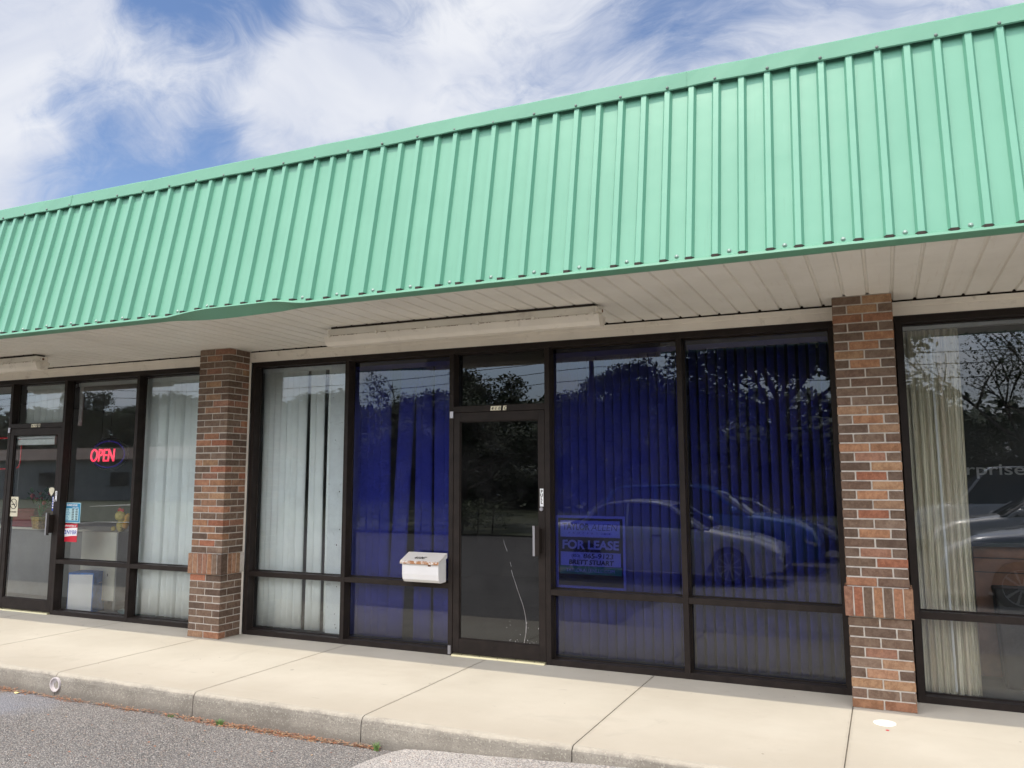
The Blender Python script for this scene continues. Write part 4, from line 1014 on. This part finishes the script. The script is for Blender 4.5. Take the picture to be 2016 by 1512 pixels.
# ================================================================== CARS (behind the camera, seen in the glass)
def car_protos(kind):
    """returns dict of part meshes for a car pointing +x, nose at x=0, ground z=0, width centre y=0"""
    L, Wd = (4.75, 1.82) if kind == 'sedan' else (4.65, 1.88) if kind == 'suv' else (5.4, 1.98)
    H_ = {'sedan': 1.45, 'suv': 1.66, 'van': 2.15}[kind]
    if kind == 'sedan':
        deck = [(0,.52),(-.05,.66),(-.5,.82),(-1.15,.93),(-1.35,.97),(-3.75,1.02),(-4.2,1.02),(-4.65,.98),(-4.75,.80)]
        roof = [(-1.30,.96),(-2.05,1.36),(-2.4,1.43),(-3.0,1.45),(-3.4,1.40),(-4.10,1.06)]
    elif kind == 'suv':
        deck = [(0,.60),(-.05,.80),(-.45,.98),(-1.05,1.06),(-1.25,1.09),(-3.9,1.14),(-4.4,1.13),(-4.6,1.10),(-4.65,.85)]
        roof = [(-1.20,1.08),(-1.85,1.52),(-2.3,1.64),(-3.0,1.66),(-3.9,1.62),(-4.50,1.14)]
    else:
        deck = [(0,.65),(-.05,.95),(-.3,1.08),(-.8,1.18),(-1.0,1.2),(-5.0,1.25),(-5.3,1.25),(-5.38,1.2),(-5.4,1.0)]
        roof = [(-.85,1.19),(-1.55,1.95),(-1.9,2.12),(-3.0,2.15),(-5.0,2.13),(-5.34,1.3)]
    def ip(P, x):
        for (xa, za), (xb, zb2) in zip(P, P[1:]):
            if xb <= x <= xa: t = (x-xa)/(xb-xa); return za+(zb2-za)*t
        return P[-1][1] if x < P[-1][0] else P[0][1]
    parts = {}
    # lower body loft
    b = MB(); N = 44; hw = Wd/2; rings = []
    wheels = (-.93, -(L-1.02)); 
    for k in range(N+1):
        x = -L*k/N; zt_ = ip(deck, x); tap = 1-.16*max(0, 1-(-x)/.55)**2-.10*max(0, 1-(L+x)/.45)**2
        w1 = hw*tap; zb0 = .20 if abs(x) > .25 and abs(L+x) > .25 else .27
        for wx in wheels:
            d_ = abs(x-wx)
            if d_ < .37: zb0 = max(zb0, .30+math.sqrt(max(0, .37**2-d_**2)))
        sh = min(zt_-.01, zt_)
        zmid = min(.62, (zb0+zt_)/2+.05); zmid = max(zmid, zb0+.005); zs = max(zt_-.10, zmid+.005)
        half = [(w1*.95, zb0), (w1, zmid), (w1*.985, zs), (w1*.90, max(zt_-.012, zs+.004)), (w1*.55, zt_+.012), (0, zt_+.02)]
        rings.append([(x, y, z) for y, z in half]+[(x, -y, z) for y, z in reversed(half[:-1])])
    m = len(rings[0])
    for R1, R2 in zip(rings, rings[1:]):
        for q in range(m-1): b.quad(R1[q], R2[q], R2[q+1], R1[q+1])
    b.poly(rings[0]); b.poly(list(reversed(rings[-1])))
    parts['body'] = (b, 'PAINT', True)
    # greenhouse (dark glass) and roof skin
    g = MB(); r = MB(); gr = []; 
    xs_ = [roof[0][0]+(roof[-1][0]-roof[0][0])*k/26 for k in range(27)]
    for x in xs_:
        zt_ = ip(roof, x); zd = ip(deck, x)-.03; h_ = max(.01, zt_-zd); wb = hw*.90; wt = hw*(.90-.17*min(1, h_/(H_-.95)))
        gr.append([(x, wb, zd), (x, (wb+wt)/2+.01, zd+h_*.5), (x, wt, zt_-.03 if h_ > .06 else zt_), (x, wt*.6, zt_-.004), (x, 0, zt_)]+[])
    gr = [a+[(p[0], -p[1], p[2]) for p in reversed(a[:-1])] for a in gr]
    for R1, R2 in zip(gr, gr[1:]):
        for q in range(len(R1)-1): g.quad(R1[q], R2[q], R2[q+1], R1[q+1])
    parts['window'] = (g, 'carglass', True)
    hi = [i for i, x in enumerate(xs_) if ip(roof, x) > H_-.14]
    i0, i1 = hi[0], hi[-1]
    off = lambda p, d=.012: (p[0], p[1]*1.012, p[2]+d)
    for i in range(i0, i1):
        for q in range(2, 6): r.quad(off(gr[i][q]), off(gr[i+1][q]), off(gr[i+1][q+1]), off(gr[i][q+1]))
    def pillar_(i, j, w_=.035):
        for s_ in (1, -1):
            A = Vector(gr[i][0]); C_ = Vector(gr[j][2]); Mid = (Vector(gr[(i+j)//2][1]))
            r.tube([(A.x, s_*A.y*1.0, A.z), ((A.x+C_.x)/2, s_*((A.y+C_.y)/2+.012), (A.z+C_.z)/2), (C_.x, s_*C_.y*1.01, C_.z+.01)], w_, 6)
    pillar_(1, i0); pillar_(i0+(i1-i0)//2+1, i0+(i1-i0)//2+1, .025); pillar_(24, i1, .05)
    if kind == 'van':
        for s_ in (1, -1): r.quad((-2.6, s_*hw*.905, 1.18), (-5.2, s_*hw*.905, 1.22), (-5.1, s_*hw*.75, 2.08), (-2.6, s_*hw*.75, 2.10))
    for s_ in (1, -1):     # roof rails along the side glass top
        r.tube([(gr[i][2][0], s_*gr[i][2][1]*1.01, gr[i][2][2]+.006) for i in range(i0, i1+1)], .022, 6)
    parts['roof'] = (r, 'PAINT', False)
    h = MB(); 
    for s_ in (1, -1): h.prism([(-.02, .58), (-.34, .70), (-.40, .66), (-.05, .52)], 'y', s_*hw*.60, s_*hw*.95)
    parts['headlight'] = (h, 'lampglass', False)
    gl = MB(); gl.box(-.03, .012, -hw*.55, hw*.55, .36, .52); gl.box(-.04, .010, -hw*.8, hw*.8, .24, .31); parts['grille'] = (gl, 'black', False)
    tl = MB(); 
    for s_ in (1, -1): tl.prism([(-L+.02, .80), (-L+.02, .95), (-L+.30, .97), (-L+.26, .86)], 'y', s_*hw*.62, s_*hw*.95)
    parts['taillight'] = (tl, 'taillight', False)
    mi = MB(); 
    for s_ in (1, -1): mi.ball((roof[0][0]-.32, s_*(hw+.06), deck[4][1]+.08), .10, 8, 6, 0, (.7, .9, .7))
    parts['mirror'] = (mi, 'PAINT', True)
    dl = MB()
    for s_ in (1, -1):
        for dx in (-1.45, -2.45, -3.45): dl.box(dx-.004, dx+.004, s_*hw*.975-.008, s_*hw*.975+.012, .34, deck[5][1]-.12)
        for dx in (-2.30, -3.30): dl.box(dx-.09, dx+.09, s_*hw-.005, s_*hw+.018, .82, .85)
    parts['door_seam'] = (dl, 'black', False)
    wl = []
    for wx in wheels:
        for s_ in (1, -1):
            t_ = MB(); R0 = .335
            pr = [(.20, R0-.10), (.21, R0-.02), (.17, R0), (.03, R0), (.0, R0-.03), (.01, R0-.10)]
            for k in range(26):
                a0, a1 = 2*math.pi*k/26, 2*math.pi*(k+1)/26
                for (ya, ra_), (yb2, rb_) in zip(pr, pr[1:]):
                    Q = lambda yy_, rr, a: (wx+rr*math.cos(a), s_*(hw-.02-.20+yy_), R0+rr*math.sin(a))
                    t_.quad(Q(ya,ra_,a0), Q(ya,ra_,a1), Q(yb2,rb_,a1), Q(yb2,rb_,a0))
            ri_ = MB()
            for k in range(10):
                a = 2*math.pi*k/10; da = .10
                Q = lambda rr, aa, o_=.0: (wx+rr*math.cos(aa), s_*(hw-.035+o_), R0+rr*math.sin(aa))
                ri_.quad(Q(.05,a-da*2), Q(.05,a+da*2), Q(R0-.095,a+da*.8,-.01), Q(R0-.095,a-da*.8,-.01))
            ri_.tube([Q(R0-.10, 2*math.pi*k/24, -.012) for k in range(25)], .014, 6)
            ri_.tube([(wx, s_*(hw-.05), R0), (wx, s_*(hw-.02), R0)], .055, 12)
            ri_.tube([(wx, s_*(hw-.16), R0), (wx, s_*(hw-.10), R0)], R0-.11, 20, 1)
            wl.append((t_, ri_))
    return parts, wl
PROT = {k: car_protos(k) for k in ('sedan', 'suv', 'van')}
GRP_L = 'cars parked nose to the right in the glass reflection'; GRP_R = 'cars parked nose to the left in the glass reflection'
MESHES = {}
def car(kind, paint_, x, y, face, lab, grp):
    z = gz(y)+.004
    if x > -2.9 and y > -8.5: z = max(z, gz(y)+.004)
    e = empty({'sedan': 'parked_sedan', 'suv': 'parked_suv', 'van': 'parked_van'}[kind], lab, 'car', grp, (0, 0, 0))
    parts, wl = PROT[kind]
    def put(key, bld, m, par, smooth):
        kk = (kind, key, paint_ if m == 'PAINT' else m if isinstance(m, str) else key)
        if kk not in MESHES:
            o = bld.build(key.rstrip('0123456789'), paint_ if m == 'PAINT' else m, None, smooth=smooth); MESHES[kk] = o.data
        else: o = bpy.data.objects.new(key.rstrip('0123456789'), MESHES[kk]); COL.objects.link(o)
        o.parent = par; return o
    for k, (bld, m, sm) in parts.items(): put(k, bld, m, e, sm)
    for i, (t_, ri_) in enumerate(wl):
        o = put('wheel%d' % i, t_, 'tyre', e, True); put('rim%d' % i, ri_, ['rim', 'black'], o, False)
    e.location = (x, y, z); e.rotation_euler = (0, 0, 0 if face > 0 else math.pi); e.scale = (.88, .95, .95) if kind == 'sedan' else (1,)*3
    return e
car('sedan', 'car_silver', -1.60, -8.25, 1, 'silver sedan parked nearest the shop, reflected across the lease sign pane', GRP_L)
car('suv', 'car_blue', -1.20, -10.85, 1, 'blue crossover parked just past the silver sedan in the reflection', GRP_L)
car('sedan', 'car_dark', -1.00, -13.6, 1, 'dark sedan parked farthest in the row behind the blue crossover', GRP_L)
car('suv', 'car_grey', .62, -7.05, -1, 'grey crossover parked nearest the shop, reflected in the curtained window', GRP_R)
car('sedan', 'car_grey', .80, -9.85, -1, 'grey sedan second in the row reflected in the curtained window', GRP_R)
car('suv', 'car_silver', .75, -12.65, -1, 'silver crossover third in the row reflected in the curtained window', GRP_R)
car('sedan', 'car_silver', .85, -15.4, -1, 'silver sedan farthest in the row reflected in the curtained window', GRP_R)
car('van', 'car_white', .6, -18.6, -1, 'white van beyond the row reflected over the sheer curtain', GRP_R)

# ================================================================== FAR SIDE OF THE LOT
e = empty('white_wall_building', 'long low white walled building with brown roof across the lot', 'building', None, (-60, -44, 0))
pbox('wall', 'greywall', e, -100, -30, -52, -40, -.3, 2.75)
b = MB(); b.prism([(-39.6, 2.75), (-39.6, 2.9), (-46, 4.1), (-52.4, 2.9), (-52.4, 2.75)], 'x', -100.4, -29.6); b.build('roof', 'brownroof', e)
for k in range(8):
    x = -95+k*8; f_ = pbox('window', 'black', e, x, x+2, -39.97, -39.9, .8, 1.9)
e = empty('metal_roof_building', 'low building with a pale ribbed metal roof beyond the right row of cars', 'building', None, (14, -56, 0))
pbox('wall', 'dwall', e, 5, 34, -66, -55, -.3, 2.6)
b = MB(); b.prism([(-54.4, 2.6), (-54.4, 2.7), (-60.5, 4.4), (-66.6, 2.7), (-66.6, 2.6)], 'x', 4.6, 34.4)
for k in range(60):
    x = 4.8+k*.49; b.quad((x, -54.39, 2.75), (x+.05, -54.39, 2.75), (x+.05, -60.45, 4.45), (x, -60.45, 4.45))
b.build('roof', 'wmetal', e)
# hedge
random.seed(9)
def leafcloud(b, c, rx, ry, rz, n, s, gap=0.):
    for k in range(n):
        u = Vector((random.gauss(0,1), random.gauss(0,1), random.gauss(0,1))).normalized()*random.random()**.4
        p = Vector((c[0]+u.x*rx, c[1]+u.y*ry, c[2]+u.z*rz)); d = Vector((random.uniform(-1,1), random.uniform(-1,1), random.uniform(-.6,.6))).normalized(); q = d.cross(Vector((random.uniform(-1,1), .3, 1))).normalized(); L = s*random.uniform(.6, 1.4)
        b.poly([p-d*L, p+q*L*.5, p+d*L, p-q*L*.5])
b = MB()
for k in range(30): leafcloud(b, (-19+k*.26, -18+.3*math.sin(k), .32), .35, .75, .52, 260, .045)
e = empty('hedge', 'clipped green hedge across the lot reflected in the vacant unit door', 'hedge', None, (-15.5, -18, -.27)); b.build('foliage', 'fol2', e, fixn=False)
b = MB()
for k in range(14): b.tube([(-18.8+k*.55, -18, -.3), (-18.7+k*.55, -17.9, .5)], .03, 5)
b.build('stem', 'bark', e)
# trees
def tree_mesh(seed, h, spread, nl, leaf, openness, m):
    random.seed(seed); t_ = MB(); c = MB()
    top = Vector((random.uniform(-.3,.3), random.uniform(-.3,.3), h*.45))
    t_.tube([(0,0,-.1), (.05,.03,h*.2), tuple(top)], [h*.032, h*.024, h*.018], 10)
    tips = []
    def limb(p, d, L, r, dep):
        mid = p+d*L*.5+Vector((random.uniform(-.1,.1), random.uniform(-.1,.1), random.uniform(0,.12)))*L; q = p+d*L+Vector((0,0,.08*L))
        t_.tube([tuple(p), tuple(mid), tuple(q)], [r, r*.75, r*.5], 6, cap=False)
        if dep == 0: tips.append(q); return
        if dep < 2: tips.append(q)
        for _ in range(3 if dep > 1 else 3):
            nd = (d+Vector((random.uniform(-.9,.9), random.uniform(-.9,.9), random.uniform(-.35,.6)))).normalized()
            limb(q, nd, L*random.uniform(.55,.8), r*.55, dep-1)
    for k in range(7):
        a = 2*math.pi*k/7+random.uniform(-.3,.3); el = random.uniform(.25, 1.2)
        d = Vector((math.cos(a)*math.cos(el), math.sin(a)*math.cos(el), math.sin(el)))
        limb(Vector((0,0,h*random.uniform(.25,.45))), d, spread*random.uniform(.38,.5), h*.012, 2)
    for q in tips:
        if random.random() < openness: continue
        leafcloud(c, q, spread*.19, spread*.19, spread*.14, nl, leaf)
    return t_.build('trunk', 'bark', None, fixn=False).data, c.build('crown', m, None, fixn=False).data
TM = [tree_mesh(1, 11, 6.0, 170, .18, .02, 'fol1'), tree_mesh(2, 13, 7.5, 250, .20, .04, 'fol1'), tree_mesh(3, 9, 4.5, 60, .12, .18, 'fol2'), tree_mesh(8, 12, 8.5, 85, .10, .12, 'fol1')]
TOPZ = [max(v.co.z for v in c.vertices) for _, c in TM]
for o in list(bpy.data.objects):
    if o.parent is None and o.name.split('.')[0] in ('trunk', 'crown'): bpy.data.objects.remove(o)
TREES = [  # x, y, proto, scale, label
 (-14.5,-21.5,1,4.9,'spreading oak shading the hedge across the lot'),
 (-3.5,-26,1,11,'broad dark oak behind the blue crossover reflection'),
 (4.5,-24,3,8.5,'dark oak reflected in the curtained window beside the sky gap'),
 (-9.5,-30,0,7.3,'dense dark tree left of the broad oak across the lot'),
 (-20.5,-33,0,7.9,'mid sized dark tree reflected above the vacant unit door'),
 (-26,-36,2,8.0,'pale open twigged tree reflected over the transom'),
 (-32,-38,0,7.6,'dark tree behind the pale open tree'),
 (-38,-37,2,7.4,'thin pale tree above the mailbox pane reflection'),
 (-45,-54,0,9.6,'tree behind the middle of the white walled building'),
 (-56,-55,0,9.6,'dark tree behind the left part of the white walled building'),
 (-66,-56,0,10.6,'dark tree behind the far left of the white walled building'),
 (-78,-57,1,11.6,'spreading tree at the far left end across the lot'),
 (1.5,-33,0,5.6,'dark tree between the two right hand oaks'),
 (11.5,-29,3,11,'large oak reflected at the right edge of the curtained window'),
 (19,-34,0,10,'dark tree beyond the pale metal roof'),
 (-15,-40,0,8.0,'dark tree beyond the utility pole'),
]
for i, (x, y, k, s, lab) in enumerate(TREES):
    e = empty('oak_tree' if k in (1, 3) else 'tree', lab, 'tree', 'trees across the parking lot', (x, y, -.3)); sc_ = s/TOPZ[k]; e.scale = (sc_*(1.25 if s < 7 else 1), sc_*(1.25 if s < 7 else 1), sc_); e.rotation_euler = (0, 0, i*1.3)
    for nm, me in zip(('trunk', 'crown'), TM[k]):
        o = bpy.data.objects.new(nm, me); COL.objects.link(o); o.parent = e
# far wood behind everything: one dark leafy mass
random.seed(33); b = MB()
for k in range(150):
    x = -125+k*1.25; y = -62+random.uniform(-3, 3)
    hh = 8.8+1.6*noise.noise(Vector((x*.09, 1, 0)))+1.8*noise.noise(Vector((x*.33, 4, 0)))
    if x > 1: hh *= .68
    if x < -62: hh *= 1.12
    for q in range(3): leafcloud(b, (x, y, hh*(.2+.3*q)-.5), 1.9, 2.2, hh*.21, 210, .42)
for k in range(52):
    x = -36+k*1.1; y = -39+random.uniform(-2, 2); hh = 5.5+2.0*noise.noise(Vector((x*.3, 14, 0)))
    for q in range(2): leafcloud(b, (x, y, hh*(.22+.42*q)-.4), 1.5, 1.6, hh*.27, 260, .30)
tag(b.build('wood', 'fol1', fixn=False), 'dark continuous wood closing the view across the lot', 'wood', kind='stuff')
# pole and wires
e = empty('utility_pole', 'tall wooden utility pole across the lot', 'utility pole', None, (-13.2, -33, -.3))
b = MB(); b.tube([(-13.2,-33,-.3), (-13.2,-33,9.2)], [.16, .11], 10); b.build('pole', 'bark', e); pbox('crossarm', 'bark', e, -14.3, -12.1, -33.08, -32.92, 8.5, 8.62)
for k, (z, y, nm) in enumerate(((8.75, -33.0, 'topmost'), (7.6, -33.0, 'second'), (7.1, -33.1, 'third'), (6.5, -33.1, 'lowest'))):
    b = MB(); pts = []
    for q in range(41):
        x = -70+q*2.6; s_ = ((x+13.2) % 38)/38; pts.append((x, y, z-.8*math.sin(math.pi*s_)))
    b.tube(pts, .018, 5); tag(b.build('overhead_wire', 'black'), nm+' of the black overhead wires strung from the utility pole', 'wire', 'overhead wires along the lot')
